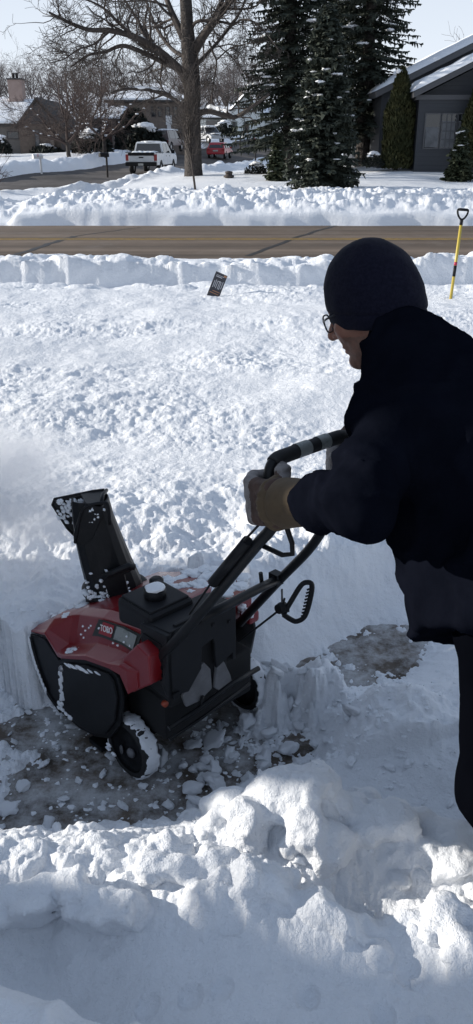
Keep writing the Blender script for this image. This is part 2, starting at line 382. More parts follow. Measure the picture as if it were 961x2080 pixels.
        sm_ = .35+.65*sst(1.0, 1.2, Y); lump = thick*(.010*n1+.014*n2*sm_+.005*n3*sm_)+pile*thick*(.30*k1+.20*k2+.14*k3*sst(-.1, .5, n1)+.02*np.abs(n2)+.004*fbm(X*45, Y*45, 6., 2))
        lump += thick*(1-pile)*sst(1.8, 2.0, Y)*(.06*k1+.12*k2+.10*k3)*(1-sst(2.9, 3.3, Y))
        lump = lump*(1-.9*np.exp(-((Y-wl)/.035)**2)*(X < -.15))
        lump = lump-.55*clods(X+.013, Y, .040, .10, 12)*(1-sst(1.0, 1.15, Y))
        # thin broken snow on the cleared asphalt
        lowb = 1-sst(.0, .035, base); thin = (1-thick)*(-.013*lowb+.016*n1+.016*n2*lowb+lowb*(.006*n1+.008*n2+.014*n3+.40*k3*sst(-.1, .5, n2)+.2*k2*sst(.0, .5, n1))+.008*fbm(X*60, Y*60, 8., 2)*(1-sst(.0, .03, base))+.010*lowb*sst(-.35, -.75, X))
        bare = np.exp(-(((X+.38)/.26)**2+((Y-1.98)/.20)**2)); thin -= .045*bare*(1-thick)
        bare2 = np.exp(-(((X-.55)/.30)**2+((Y-2.62)/.2)**2)); st_ = fbm((X*.8+Y*.6)*38, (-X*.6+Y*.8)*5, 3.3, 3); thin += bare2*(1-thick)*(.004+.011*st_)
        hn = base+lump+thin
        # snow capped ledge at the lower left with a round dent
        la, lb = np.array(at_y(0, 1945, .89)[:2]), np.array(at_y(430, 2085, .79)[:2]); dd = (lb-la)/np.linalg.norm(lb-la)
        side = (X-la[0])*dd[1]-(Y-la[1])*dd[0]
        led = sst(-.012, .02, side+.006*n2)
        pc = at_z(185, 2055, .6); rr = np.hypot(X-pc[0], Y-pc[1])
        dent = .022*(1-sst(.030, .062, rr))-.008*np.exp(-((rr-.066)/.012)**2)
        hl = .60+.006*n1+.003*n2-dent-.04*(1-sst(0, .06, side))
        hn = np.where(led > 0, hn*(1-led)+hl*led, hn)
        wgt = sst(3.2, 4.4, Y); z[nf] = hn*(1-wgt)+z[nf]*wgt
    return z
def make_snow():
    r0 = .9; rs = [r0]
    while rs[-1] < 420:
        r = rs[-1]; k = .0030 if r < 8.0 else (.0040 if r < 14 else (.0034 if r < 33 else (.006 if r < 50 else .012))); rs.append(r*(1+k))
    rs = np.array(rs)
    inner = np.linspace(-19, 19, 860); out = np.linspace(19, 62, 150)[1:]
    th = np.radians(np.concatenate([-out[::-1], inner, out]))
    R_, TH = np.meshgrid(rs, th, indexing='ij'); X = R_*np.sin(TH); Y = R_*np.cos(TH)-.8
    Z = snow_height(X, Y)
    n, m = X.shape; i = np.arange(n*m).reshape(n, m)
    F = np.stack([i[:-1, :-1], i[:-1, 1:], i[1:, 1:], i[1:, :-1]], -1).reshape(-1, 4)
    o = mesh_np('snow_ground', np.stack([X, Y, Z], -1).reshape(-1, 3), F, M['snow'])
    tag(o, kind='structure'); return o
make_snow()
def make_base():
    rs = np.concatenate([[.4], np.geomspace(1.2, 900, 60)]); th = np.radians(np.linspace(0, 360, 97)[:-1])
    R_, TH = np.meshgrid(rs, th, indexing='ij'); X = R_*np.sin(TH); Y = R_*np.cos(TH)-.8
    wedge = 1-sst(60, 63, np.abs(np.degrees((TH+PI) % (2*PI)-PI))); Yc = np.maximum(Y, 4)
    Z = np.where(Y > 4, terrain(np.clip(X, -150, 150), np.minimum(Yc, 420)), 0)
    Z = Z+(1-wedge)*.25-wedge*(.6+.02*np.maximum(R_-20, 0))
    n, m = X.shape; i = np.arange(n*m).reshape(n, m); j = np.roll(i, -1, 1)
    F = np.stack([i[:-1], j[:-1], j[1:], i[1:]], -1).reshape(-1, 4)
    tag(mesh_np('snowfield', np.stack([X, Y, Z], -1).reshape(-1, 3), F, M['snowfar']), kind='structure')
make_base()
# ------------------------------------------------------------------ road, street, driveway
def sheet(name, xs, ys, zf, m, kind='structure'):
    X, Y = np.meshgrid(xs, ys, indexing='ij'); Z = zf(X, Y); n, k = X.shape; i = np.arange(n*k).reshape(n, k)
    F = np.stack([i[:-1, :-1], i[1:, :-1], i[1:, 1:], i[:-1, 1:]], -1).reshape(-1, 4)
    o = mesh_np(name, np.stack([X, Y, Z], -1).reshape(-1, 3), F, m); tag(o, kind=kind); return o
sheet('road', np.linspace(-60, 60, 80), np.linspace(16.3, 26.1, 20), lambda X, Y: -.4+.05*(1-((Y-21)/4.7)**2), M['road'])
roadz = lambda y: -.4+.05*(1-((y-21)/4.7)**2)
for k, y in enumerate((21.05, 21.33)):
    sheet('road_marking', np.linspace(-60, 60, 80), np.array([y, y+.11]), lambda X, Y: roadz(Y)+.006, M['yellow'])
def seam(pts, wd):
    v, fc = [], []
    for i, (x, y) in enumerate(pts):
        a = np.array(pts[max(i-1, 0)]); b = np.array(pts[min(i+1, len(pts)-1)]); t = (b-a)/np.linalg.norm(b-a); nrm = np.array([-t[1], t[0]])*wd/2
        for s_ in (1, -1): v.append((x+s_*nrm[0], y+s_*nrm[1], roadz(y+s_*nrm[1])+.004))
    fc = [(2*i, 2*i+1, 2*i+3, 2*i+2) for i in range(len(pts)-1)]
    o = mesh_np('road_seam', np.array(v), np.array(fc), M['tar']); tag(o, kind='structure')
random.seed(3)
for (p, q, wd) in (((505, 521), (695, 452), .13), ((30, 520), (152, 482), .16), ((152, 482), (285, 462), .05)):
    a, b = at_z(*p, -.38), at_z(*q, -.38)
    seam([(a[0]+(b[0]-a[0])*t+random.uniform(-.05, .05), a[1]+(b[1]-a[1])*t) for t in np.linspace(0, 1, 14)], wd)
def make_street():
    v, fc = [], []; S = _street; nw = 9
    for i in range(len(S)):
        t = S[min(i+1, len(S)-1), :2]-S[max(i-1, 0), :2]; t /= np.linalg.norm(t); nr = np.array([-t[1], t[0]])
        for u in np.linspace(-4.6, 4.6, nw): v.append((S[i, 0]+nr[0]*u, S[i, 1]+nr[1]*u))
    v = np.array(v); z = terrain(v[:, 0], v[:, 1])+.02
    k = np.arange(len(S)*nw).reshape(-1, nw)
    keep = v[:, 1] > 26.6
    F = np.stack([k[:-1, :-1], k[1:, :-1], k[1:, 1:], k[:-1, 1:]], -1).reshape(-1, 4); F = F[keep[F].all(1)]
    tag(mesh_np('side_street', np.c_[v, z], F, M['street']), kind='structure')
make_street()
sheet('driveway', np.linspace(-5, 4, 10), np.linspace(1.2, 3.4, 5), lambda X, Y: 0*X, M['drive'])
# ------------------------------------------------------------------ snow thrower
M['red'] = mat('red_paint', (0.20, 0.009, 0.013), 0.32, coat=0.35, noise=(60, (0.32, 0.12, 0.12), 0.66, 0.74), bump=(40, 0.05, 0.002))
M['black_plastic'] = mat('black_plastic', (0.0085, 0.009, 0.0105), 0.45, noise=(30, (0.013, 0.013, 0.015), 0.45, 0.7), bump=(220, 0.15, 0.001), spec=0.2)
M['charcoal_plastic'] = mat('charcoal_plastic', (0.015, 0.0155, 0.0175), 0.5, noise=(25, (0.018, 0.018, 0.021), 0.45, 0.7), bump=(220, 0.15, 0.001), spec=0.2)
M['black_steel'] = mat('black_steel', (0.008, 0.0085, 0.010), 0.42, spec=0.25)
M['dark'] = mat('dark_cavity', (0.006, 0.006, 0.007), 0.8)
M['rubber'] = mat('rubber', (0.018, 0.018, 0.019), 0.75, bump=(60, 0.4, 0.004))
M['grey_plate'] = mat('grey_plate', (0.12, 0.12, 0.125), 0.6, noise=(14, (0.19, 0.19, 0.20), 0.4, 0.7))
M['sticker'] = mat('sticker', (0.26, 0.275, 0.26), 0.4, noise=(50, (0.15, 0.165, 0.15), 0.5, 0.65))
M['logo_white'] = mat('logo_white', (0.75, 0.72, 0.70), 0.45)
M['logo_red'] = mat('logo_red', (0.30, 0.02, 0.03), 0.4)
M['label_dark'] = mat('label_dark', (0.022, 0.026, 0.022), 0.35)
M['orange'] = mat('orange_cap', (0.30, 0.05, 0.02), 0.5)
M['bolt'] = mat('bolt_steel', (0.35, 0.35, 0.36), 0.35, metal=0.8)
random.seed(11)
def snow_crust(name, spots, parent, seed=0, amp=.35, label=None):
    """irregular flattened lumps of snow stuck to a surface: spots = (centre, radii)"""
    V, F, o = [], [], 0
    bm = bmesh.new(); bmesh.ops.create_icosphere(bm, subdivisions=3, radius=1.0)
    base = np.array([v.co[:] for v in bm.verts]); tri = np.array([[v.index for v in f.verts] for f in bm.faces]); bm.free()
    for k, (c, r) in enumerate(spots):
        p = base*(1+amp*fbm(base[:, 0]*1.6+k*3.1+seed, base[:, 1]*1.6, base[:, 2]*1.6, 4))[:, None]
        V.append(p*np.array(r)+np.array(c)); F.append(tri+o); o += len(base)
    o = mesh_np(name, np.concatenate(V), np.concatenate(F), M['lump'], parent); o['kind'] = 'stuff'; return o
blower = empty('snow_thrower', (MORG[0], MORG[1], 0), HD)
tag(blower, 'red and black single-stage snow thrower being pushed along the half-cleared driveway', 'snow thrower')
# --- auger housing: side plates, curved rear wall, paddles
plate = [(.452, .292), (.36, .312), (.285, .272), (.24, .30), (.12, .352), (.0, .385), (-.036, .368), (-.05, .30), (-.03, .20), (.03, .115), (.11, .075), (.20, .055), (.30, .058), (.385, .10), (.425, .19)]
for sgn in (1, -1):
    b = MB(); b.prism(plate, sgn*.262, sgn*.272, 'y'); o = b.build('side_plate', M['black_plastic'], blower, bevel=.003)
    if sgn > 0:
        r = MB(); pr = [(.445, .285), (.415, .19), (.375, .105), (.30, .066)]
        r.tube([(x, .274, z) for x, z in spline(pr, 6)], .006, 8); r.build('rim', M['black_plastic'], o)
        # raised inner panel with its bolt
        inner = [(.262, .262), (.235, .285), (.12, .338), (.0, .366), (-.022, .352), (-.034, .30), (-.015, .21), (.04, .13), (.11, .093), (.19, .078), (.262, .09), (.292, .15), (.28, .22)]
        r = MB(); r.prism(inner, .272, .281, 'y'); r.build('panel', M['black_plastic'], o, bevel=.004)
        r = MB(); r.lathe([(.0001, .014), (.008, .013), (.011, .006), (.011, 0)], Matrix.Translation((.258, .274, .258)) @ Matrix.Rotation(-PI/2, 4, 'X'), 12); r.build('bolt', M['bolt'], o)
        cr = [((.262+.006*math.sin(i*2.1)+t*.018, .282, .245-t*.15), (.004+.006*random.random(), .003, .006+.013*random.random())) for i, t in enumerate(np.linspace(0, 1, 14))]
        cr += [((.445-.06*t*t-.012*t, .281, .28-.165*t), (.005, .003, .014)) for t in np.linspace(0.02, 1, 13)]
        cr += [((.215-.19*t, .284, .293+.062*t), (.008+.022*random.random(), .003, .0016+.002*random.random())) for t in (0, .12, .19, .33, .42, .47, .66, .86)]
        cr += [((random.uniform(0, .3), .283, random.uniform(.07, .12)), (.012, .004, .006)) for _ in range(10)]
        snow_crust('crusted_snow', cr, o, 3)
b = MB(); arc = [(.20+.165*math.cos(a), .225+.165*math.sin(a)) for a in np.linspace(math.radians(128), math.radians(285), 16)]
arc2 = [(.20+.158*math.cos(a), .225+.158*math.sin(a)) for a in np.linspace(math.radians(285), math.radians(128), 16)]
b.prism(arc+arc2, -.262, .262, 'y'); b.build('auger_housing', M['black_plastic'], blower)
b = MB()
for k in range(4):
    a = k*PI/2+.4
    for s0 in (-1, 1):
        b.loft([[(.20+r*math.cos(a+s0*tw*.7), s0*tw*.2, .20+r*math.sin(a+s0*tw*.7)) for r in (.03, .10)]+[(.206+r*math.cos(a+s0*tw*.7), s0*tw*.2, .206+r*math.sin(a+s0*tw*.7)) for r in (.10, .03)] for tw in np.linspace(.02, 1, 6)])
b.tube([(.20, -.26, .21), (.20, .26, .21)], .02, 12); b.build('auger', M['rubber'], blower)
b = MB(); b.box((.10, -.26, .012), (.17, .26, .03)); b.build('scraper_blade', M['black_plastic'], blower, bevel=.003)
# --- red hood: stations along x, cross-section across y, mirrored
def hood():
    # (x, side-skirt bottom z, ledge z, ledge outer y, panel bottom y/z, panel top y/z, crown z)
    st = [(.462, .292, .298, .262, .250, .300, .235, .306, .312),
          (.365, .325, .332, .266, .258, .342, .228, .372, .385),
          (.285, .286, .302, .274, .232, .312, .205, .408, .425),
          (.255, .296, .308, .278, .226, .322, .200, .420, .440),
          (.120, .356, .372, .278, .228, .392, .205, .470, .492),
          (.0, .386, .402, .278, .230, .424, .208, .500, .520),
          (-.05, .388, .420, .276, .232, .432, .208, .510, .528),
          (-.082, .338, .420, .274, .240, .436, .210, .514, .530),
          (-.120, .372, .425, .266, .245, .440, .212, .516, .530)]
    rings = []
    for x, zs, zl, yl, yp, zp, yt, zt, zc in st:
        half = [(yl, zs), (yl+.001, zl), (yp, zp), (yt, zt), (yt-.03, zt+(zc-zt)*.7), (yt*.5, zc), (0, zc+.004)]
        rings.append([(x, y, z) for y, z in half]+[(max(x, -.03+.05*(x+.12)/.35) if x < .12 else x, -y, z) for y, z in reversed(half[:-1])])
    b = MB(); n = len(rings[0]); vs = [p for r in rings for p in r]
    fs = [(i*n+k, i*n+k+1, (i+1)*n+k+1, (i+1)*n+k) for i in range(len(rings)-1) for k in range(n-1)]
    fs += [tuple(range(n)), tuple(reversed(range((len(rings)-1)*n, len(rings)*n)))]
    b.add(vs, fs, 0, False); return b.build('hood', M['red'], blower, bevel=.004, seg=2)
hd = hood()
b = MB(); b.box((.47, -.262, .272), (.476, .262, .305)); b.build('front_lip', M['red'], hd, bevel=.002)
# crease line along the hood top (seam), rear cheek of the skirt
b = MB(); b.prism([(-.04, .40), (-.082, .335), (-.175, .412), (-.17, .50), (-.12, .515), (-.05, .44)], .205, .262, 'y'); b.build('cheek', M['red'], hd, bevel=.006)
# label band lying on the slanted side panel
def panel_pt(x, t, off):
    st = [(.285, .232, .312, .205, .408), (.120, .228, .392, .205, .470), (0, .230, .424, .208, .500), (-.12, .245, .440, .212, .516)]
    for a, c in zip(st[:-1], st[1:]):
        if c[0] <= x <= a[0]:
            u = (a[0]-x)/(a[0]-c[0]); yp, zp, yt, zt = [a[i]+(c[i]-a[i])*u for i in range(1, 5)]
            d = np.array([0, yt-yp, zt-zp]); nrm = np.array([0, zt-zp, yp-yt]); nrm /= np.linalg.norm(nrm)
            return np.array([x, yp, zp])+d*t+nrm*off
def label(name, quad, off, th, m, parent):
    xs = np.linspace(0, 1, 9); v = []
    for o_ in (off, off+th):
        for u in xs:
            for e in (0, 1):
                x = (quad[0][0]*(1-u)+quad[1][0]*u, quad[3][0]*(1-u)+quad[2][0]*u)[e]; t = (quad[0][1]*(1-u)+quad[1][1]*u, quad[3][1]*(1-u)+quad[2][1]*u)[e]
                v.append(panel_pt(x, t, o_))
    b = MB(); k = 9; fs = []
    for i in range(k-1):
        a = 2*i; fs += [(18+a, 18+a+1, 18+a+3, 18+a+2), (a, a+2, a+3, a+1), (a, 18+a, 18+a+2, a+2), (a+1, a+3, 18+a+3, 18+a+1)]
    fs += [(0, 1, 19, 18), (16, 34, 35, 17)]
    b.add(v, fs); return b.build(name, m, parent)
lb = label('label_plate', [(.155, .30), (-.075, .22), (-.082, .93), (.135, .93)], .001, .003, M['label_dark'], blower)
label('logo_patch', [(.122, .40), (.055, .38), (.050, .86), (.108, .88)], .0042, .0012, M['logo_red'], lb)
label('grey_sticker', [(.042, .36), (-.06, .32), (-.064, .84), (.037, .87)], .0042, .0014, M['sticker'], lb)
def text_mesh(s, name, size, m, parent, mtx):
    cu = bpy.data.curves.new(name, 'FONT'); cu.body = s; cu.size = size; cu.extrude = .02*size; cu.offset = .015*size; cu.align_x = 'CENTER'; cu.align_y = 'CENTER'
    ob = bpy.data.objects.new(name+'_c', cu); link(ob); dg = bpy.context.evaluated_depsgraph_get()
    me = bpy.data.meshes.new_from_object(ob.evaluated_get(dg)); bpy.data.objects.remove(ob); bpy.data.curves.remove(cu)
    me.materials.clear(); me.materials.append(m); me.transform(mtx)
    o = bpy.data.objects.new(name, me); link(o); o.parent = parent; return o
pa, pb_, pc_ = panel_pt(.115, .62, .0062), panel_pt(.055, .62, .0062), panel_pt(.085, .8, .0062)
ux = Vector(pb_-pa).normalized(); uy = Vector(pc_-panel_pt(.085, .5, .0062)); uy = (uy-ux*uy.dot(ux)).normalized(); uz = ux.cross(uy)
ctr = Vector(panel_pt(.084, .63, .0062))
Mt = Matrix(((ux.x, uy.x, uz.x, ctr.x), (ux.y, uy.y, uz.y, ctr.y), (ux.z, uy.z, uz.z, ctr.z), (0, 0, 0, 1)))
text_mesh('TORO', 'lettering', .026, M['logo_white'], lb, Mt @ Matrix.Diagonal((.9, 1, 1, 1)))
# --- fuel tank with snow capped filler
b = MB(); b.box((-.112, .045, .49), (.045, .205, .572)); tk = b.build('fuel_tank', M['charcoal_plastic'], blower, bevel=.016, seg=3)
b = MB(); b.box((-.10, .055, .57), (.035, .195, .578)); b.build('tank_top', M['charcoal_plastic'], tk, bevel=.005)
b = MB(); b.lathe([(.030, 0), (.032, .003), (.032, .022), (.028, .027), (.0001, .027)], Matrix.Translation((-.04, .13, .577)), 20); cp = b.build('fuel_cap', M['black_plastic'], tk)
snow_crust('cap_snow', [((-.04, .13, .607), (.028, .029, .010))], cp, 1, .15)
b = MB(); b.lathe([(.022, 0), (.022, .03), (.016, .036), (.0001, .036)], Matrix.Translation((.055, .05, .535)), 16); b.build('primer_knob', M['charcoal_plastic'], blower)
# --- engine shroud (ribbed top, louvred flank, ragged opening in the rear face)
rear = [(-.03, .40), (-.03, .545), (-.015, .562), (.19, .560), (.205, .548), (.238, .41), (.225, .365), (.15, .345), (.10, .40), (.098, .468), (.055, .478), (.05, .46), (.048, .42), (.042, .372), (.01, .385)]
b = MB(); b.prism([(y, z) for y, z in rear], -.20, -.188, 'x'); sh = b.build('engine_shroud', M['charcoal_plastic'], blower, bevel=.003)
b = MB(); b.prism([(-.2, .56), (-.086, .548), (-.086, .36), (-.2, .35)], .205, .222, 'y'); b.build('shroud_side', M['charcoal_plastic'], sh, bevel=.003)
b = MB(); b.prism([(-.2, .56), (-.086, .548), (-.086, .37), (-.2, .37)], -.034, -.022, 'y'); b.build('shroud_side', M['charcoal_plastic'], sh, bevel=.003)
b = MB(); b.prism([(-.196, .548), (-.08, .536), (-.08, .55), (-.196, .563)], -.022, .208, 'y')
for k in range(4):
    x = -.178+.026*k; z = .563-.0109*k*.26/.26
    b.box((x-.006, -.005+.01*k, z-.004), (x+.006, .178, z+.004))
b.build('shroud_top', M['charcoal_plastic'], sh, bevel=.003)
b = MB()
for k in range(6): b.box((-.178, .221, .395+.024*k), (-.10, .2255, .405+.024*k))
b.build('louvres', M['black_plastic'], sh, bevel=.001)
b = MB(); b.box((-.18, -.02, .30), (-.03, .20, .53)); b.build('engine_block', M['dark'], blower, bevel=.01)
for a_, c_ in (((-.21, .19, .352), (-.202, .212, .372)), ((-.2045, -.012, .505), (-.2, .0, .515)), ((-.2045, .05, .52), (-.2, .062, .53))): MB().box(a_, c_).build('screw', M['black_plastic'], sh, bevel=.002)
# heat shield plates low in the opening, orange cap, lower frame
b = MB(); b.prism([(.05, .30), (.055, .37), (.08, .405), (.125, .385), (.165, .33), (.15, .285), (.10, .28)], -.188, -.178, 'x'); b.build('heat_shield', M['grey_plate'], blower, bevel=.004)
b = MB(); b.prism([(-.02, .315), (.005, .375), (.035, .37), (.045, .30), (.015, .27), (-.03, .275)], -.192, -.180, 'x'); b.build('heat_shield', M['grey_plate'], blower, bevel=.004)
b = MB(); b.lathe([(.009, 0), (.009, .012), (.0001, .013)], Matrix.Translation((-.178, .225, .335)) @ Matrix.Rotation(-PI/2, 4, 'Y'), 14); b.build('drain_plug', M['orange'], blower)
b = MB(); b.box((-.15, -.15, .17), (.03, .2, .33)); b.build('chassis', M['dark'], blower, bevel=.01)
b = MB(); b.tube([(-.185, .215, .245), (-.195, .12, .262), (-.195, -.02, .285), (-.19, -.14, .28)], .008, 10); b.tube([(-.185, .215, .205), (-.195, .1, .225), (-.192, -.1, .245)], .005, 8)
b.tube([(-.193, .105, .255), (-.195, .095, .30)], .005, 6); b.build('rear_guard_rail', M['black_steel'], blower)
# debris flap under the shroud
# --- wheels
def wheel(y0, sgn):
    c = Matrix.Translation((-.03, y0, .103)) @ Matrix.Rotation(-sgn*PI/2, 4, 'X') @ Matrix.Diagonal((.87, .87, .92, 1))
    wh = empty('wheel'); wh.parent = blower
    b = MB(); b.lathe([(.088, -.024), (.104, -.026), (.113, -.016), (.115, 0), (.113, .016), (.104, .026), (.088, .024)], c, 40, cap=False); b.build('tyre', M['rubber'], wh)
    b = MB(); b.lathe([(.0001, .013), (.018, .014), (.022, .010), (.055, .006), (.078, .012), (.090, .024), (.090, -.02), (.0001, -.02)], c, 36); b.build('rim', M['black_plastic'], wh)
    b = MB(); b.lathe([(.0001, .026), (.012, .025), (.018, .019), (.018, .011)], c @ Matrix.Translation((-.015, .012, 0)), 16); b.build('hub_cap', M['grey_plate'], wh)
    b = MB(); b.lathe([(.0001, .006), (.013, .004), (.014, 0)], c @ Matrix.Translation((.045, .035, .012)) @ Matrix.Diagonal((.65, 1.4, 1, 1)), 14); b.build('slot', M['grey_plate'], wh)
    # snow caked round the tyre: one ragged ring
    na, nb = 90, 12; V = []
    for i_ in range(na):
        a = i_/na*2*PI
        for j_ in range(nb):
            q = j_/nb*2*PI; t = .7+.5*float(fbm(math.cos(a)*2.2, math.sin(a)*2.2, y0*9, 3)); rr_ = .110+math.cos(q)*(.0095*t)*(1 if math.cos(q) > 0 else .6); hh = -.004+math.sin(q)*(.027+.010*float(fbm(math.cos(a)*4, math.sin(a)*4, 3+y0, 3)))
            rr_ += .005*float(fbm(math.cos(a)*9, math.sin(a)*9, q*.9, 3)); V.append(c @ Vector((rr_*math.cos(a), rr_*math.sin(a), hh)))
    F_ = [(i_*nb+j_, i_*nb+(j_+1) % nb, ((i_+1) % na)*nb+(j_+1) % nb, ((i_+1) % na)*nb+j_) for i_ in range(na) for j_ in range(nb)]
    mesh_np('caked_snow', np.array([v[:] for v in V]), np.array(F_), M['lump'], wh)
    return wh
wheel(.235, 1); wheel(-.235, -1)
b = MB(); b.tube([(-.03, -.23, .115), (-.03, .23, .115)], .012, 10); b.build('axle', M['black_steel'], blower)
# --- chute: ring, curved channel, deflector, grip
Rc = Matrix.Translation((.30, .03, .43))
b = MB(); b.lathe([(.098, -.035), (.100, -.005), (.108, 0), (.108, .010), (.098, .012), (.088, .012)], Rc, 36, cap=False); chr_ = b.build('chute_ring', M['black_plastic'], blower)
camr = np.array([-.695, -.719, 0.0])  # towards the left of the photograph, in machine axes (-FW.x, -LF.x)
rgt = Vector((FW[0], LF[0], 0)).normalized(); bck = Vector((FW[1], LF[1], 0)).normalized()   # world +x and +y seen from the machine
def chute():
    # rings: (height along axis, centre shift to the left, half width, depth, opening)
    ctl = [(.0, .0, .092, .084), (.03, .006, .090, .080), (.10, .024, .082, .068), (.18, .042, .073, .058), (.25, .054, .064, .049), (.315, .060, .057, .044)]
    out, inn = [], []
    for h, sft, wd, dp in ctl:
        ro, ri = [], []
        for k in range(15):
            a = math.radians(176+k*308/14)   # open towards the far left
            # squarish channel
            ca, sa = math.cos(a), math.sin(a); q = 1/max(abs(ca)**4+abs(sa)**4, 1e-6)**.25
            q = 1+(q-1)*min(1, h/.2)*.8
            for lst, f in ((ro, 1.0), (ri, .90)):
                x_, y_ = ca*wd*f*q, sa*dp*f*q
                lst.append(Vector((.30, .03, .435+h)) - rgt*sft + rgt*x_ + bck*y_)
        out.append(ro); inn.append(ri)
    b = MB(); n = 15
    rings = [o_+list(reversed(i_)) for o_, i_ in zip(out, inn)]
    b.loft(rings, smooth=False); return b.build('chute', M['black_plastic'], blower, bevel=.002)
ch = chute()
def W3(px, py, dz=0.0):
    """a point given as metres right / away / up of the chute base"""
    return Vector((.30, .03, .435))+rgt*px+bck*dz+Vector((0, 0, py))
# deflector hood: far cheek in full, near side only a narrow arch, so the snowy inside shows; sloping top lip
b = MB(); ck = [(-.015, .300), (-.020, .318), (-.055, .312), (-.180, .285), (-.188, .272), (-.150, .190), (-.118, .150), (-.085, .155)]
nk_ = [(-.010, .29), (-.018, .318), (-.060, .312), (-.078, .29), (-.104, .215), (-.104, .19), (-.085, .175), (-.05, .20)]
for d, poly in ((.046, ck), (-.056, nk_)):
    vs = [W3(x, z, d) for x, z in poly]+[W3(x, z, d+.006) for x, z in poly]; n = len(poly)
    b.add(vs, [tuple(range(n)), tuple(reversed(range(n, 2*n)))]+[(i, i+n, (i+1) % n+n, (i+1) % n) for i in range(n)])
b.add([W3(-.012, .306, -.056), W3(-.012, .306, .05), W3(-.02, .322, .05), W3(-.02, .322, -.056), W3(-.062, .314, -.056), W3(-.10, .306, .05), W3(-.100, .312, .05), W3(-.062, .320, -.056)], [(0, 1, 2, 3), (3, 2, 6, 7), (4, 7, 6, 5), (0, 4, 5, 1), (0, 3, 7, 4), (1, 5, 6, 2)])
df = b.build('deflector', M['black_plastic'], ch, bevel=.002)
b = MB(); b.tube([W3(-.016, .318, -.056), W3(-.020, .325, 0), W3(-.016, .318, .056)], .006, 8); b.tube([W3(-.022, .322, .048), W3(-.055, .318, .048), W3(-.182, .29, .048), W3(-.190, .272, .048), W3(-.150, .190, .048), W3(-.116, .148, .048)], .005, 8)
b.tube([W3(-.060, .314, -.053), W3(-.079, .29, -.053), W3(-.105, .215, -.053), W3(-.106, .185, -.053)], .005, 8)
b.build('rim', M['black_plastic'], df)
# back panel ridge (rounded arch seen from behind)
b = MB(); arch = [(-.106, .19), (-.080, .285), (-.055, .312), (-.01, .322), (.004, .312), (.006, .25)]
b.tube([W3(x, z, -.055) for x, z in spline(arch, 5)], .0055, 8); b.build('arch_rib', M['black_plastic'], ch)
# turning grip plate
b = MB(); gp = [(-.020, .090), (.060, .128), (.072, .118), (.070, .105), (.045, .092), (.052, .040), (.060, .012), (-.006, .0), (-.018, .060)]
vs = [W3(x, z, -.088) for x, z in gp]+[W3(x, z, -.070) for x, z in gp]; n = len(gp)
b.add(vs, [tuple(range(n)), tuple(reversed(range(n, 2*n)))]+[(i, i+n, (i+1) % n+n, (i+1) % n) for i in range(n)])
b.build('turning_grip', M['black_plastic'], ch, bevel=.004)
b = MB(); b.tube([W3(-.022, .085, -.092), W3(.02, .108, -.095), W3(.062, .126, -.092), W3(.078, .118, -.086)], .010, 10); b.build('grip_bar', M['charcoal_plastic'], ch)
cr = []
for _ in range(70):
    t = random.random()**2; x = random.uniform(-.075, .06); z = .005+.10*t*random.random()
    cr.append((W3(x-.15*z, z, -.078-.004*random.random()+.25*z*.3), (random.uniform(.003, .008), random.uniform(.003, .008), random.uniform(.002, .007))))
for _ in range(26): a = random.uniform(-2.9, -.3); cr.append((Vector((.30, .03, .438))+rgt*.1*math.cos(a)+bck*.1*math.sin(a), (.010, .010, .006)))
for _ in range(9): cr.append((W3(random.uniform(-.06, -.01), random.uniform(.255, .30), -.052), (random.uniform(.003, .008), .004, random.uniform(.003, .007))))
for _ in range(70): u_ = random.random(); q_ = random.uniform(.35, 1.2); cr.append((W3(-.175+.10*random.random(), .288-.085*u_*u_, .043), (.011*q_, .004, .008*q_*random.uniform(.5, 1.2))))
snow_crust('clinging_snow', cr, ch, 9, .4)
# snow lying on the hood
cr = []
for _ in range(60): x = random.uniform(.30, .45); y = random.uniform(.04, .21); zc = np.interp(x, [.285, .365, .462], [.425, .385, .312]); cr.append((Vector((x, y, zc-.001-.012*(y > .17))), (random.uniform(.010, .022), random.uniform(.008, .02), random.uniform(.003, .007))))
for _ in range(60): x = random.uniform(-.11, .14); y = random.uniform(-.20, -.02); cr.append((Vector((x, y, np.interp(x, [-.12, 0, .12], [.53, .522, .492]))), (random.uniform(.012, .03), random.uniform(.012, .03), random.uniform(.003, .008))))
for _ in range(22): x = random.uniform(.2, .262); cr.append((Vector((x, random.uniform(.232, .272), np.interp(x, [.12, .262], [.382, .312]))), (.006, .006, .003)))
for _ in range(14): t = random.uniform(-.05, .24); cr.append((Vector((t, random.uniform(.225, .235), np.interp(t, [-.05, .0, .12, .25], [.45, .44, .41, .34])+random.uniform(0, .05))), (.003, .003, .003)))
snow_crust('settled_snow', cr, hd, 21, .45)
# --- handle
hl = empty('handle'); hl.parent = blower
path = [(-.10, .215, .40), (-.309, .215, .655), (-.507, .205, .925), (-.545, .200, .975), (-.562, .198, 1.01), (-.555, .197, 1.06), (-.538, .192, 1.105), (-.535, .172, 1.132), (-.533, .12, 1.135), (-.533, .0, 1.135), (-.533, -.055, 1.132), (-.528, -.10, 1.105), (-.512, -.125, 1.05), (-.455, -.148, .92), (-.377, -.155, .768), (-.254, -.155, .607), (-.09, -.155, .39)]
b = MB(); sp = []
for a_, c_ in zip(path[:-1], path[1:]): sp.append(Vector(a_))
sp.append(Vector(path[-1])); pp = spline(path, 5)
b.tube(pp, .0135, 14); b.build('tube_frame', M['black_steel'], hl)
seg = [p for p in pp if p[2] > 1.125]
b = MB(); b.tube(seg, .0165, 14); gr = b.build('foam_grip', M['rubber'], hl)
for y0, y1 in ((.105, .065), (.035, .0)):
    b = MB(); b.tube([(-.533, y0, 1.136), (-.533, y1, 1.136)], .0172, 16, cap=False); b.build('grip_sticker', M['sticker'], gr)
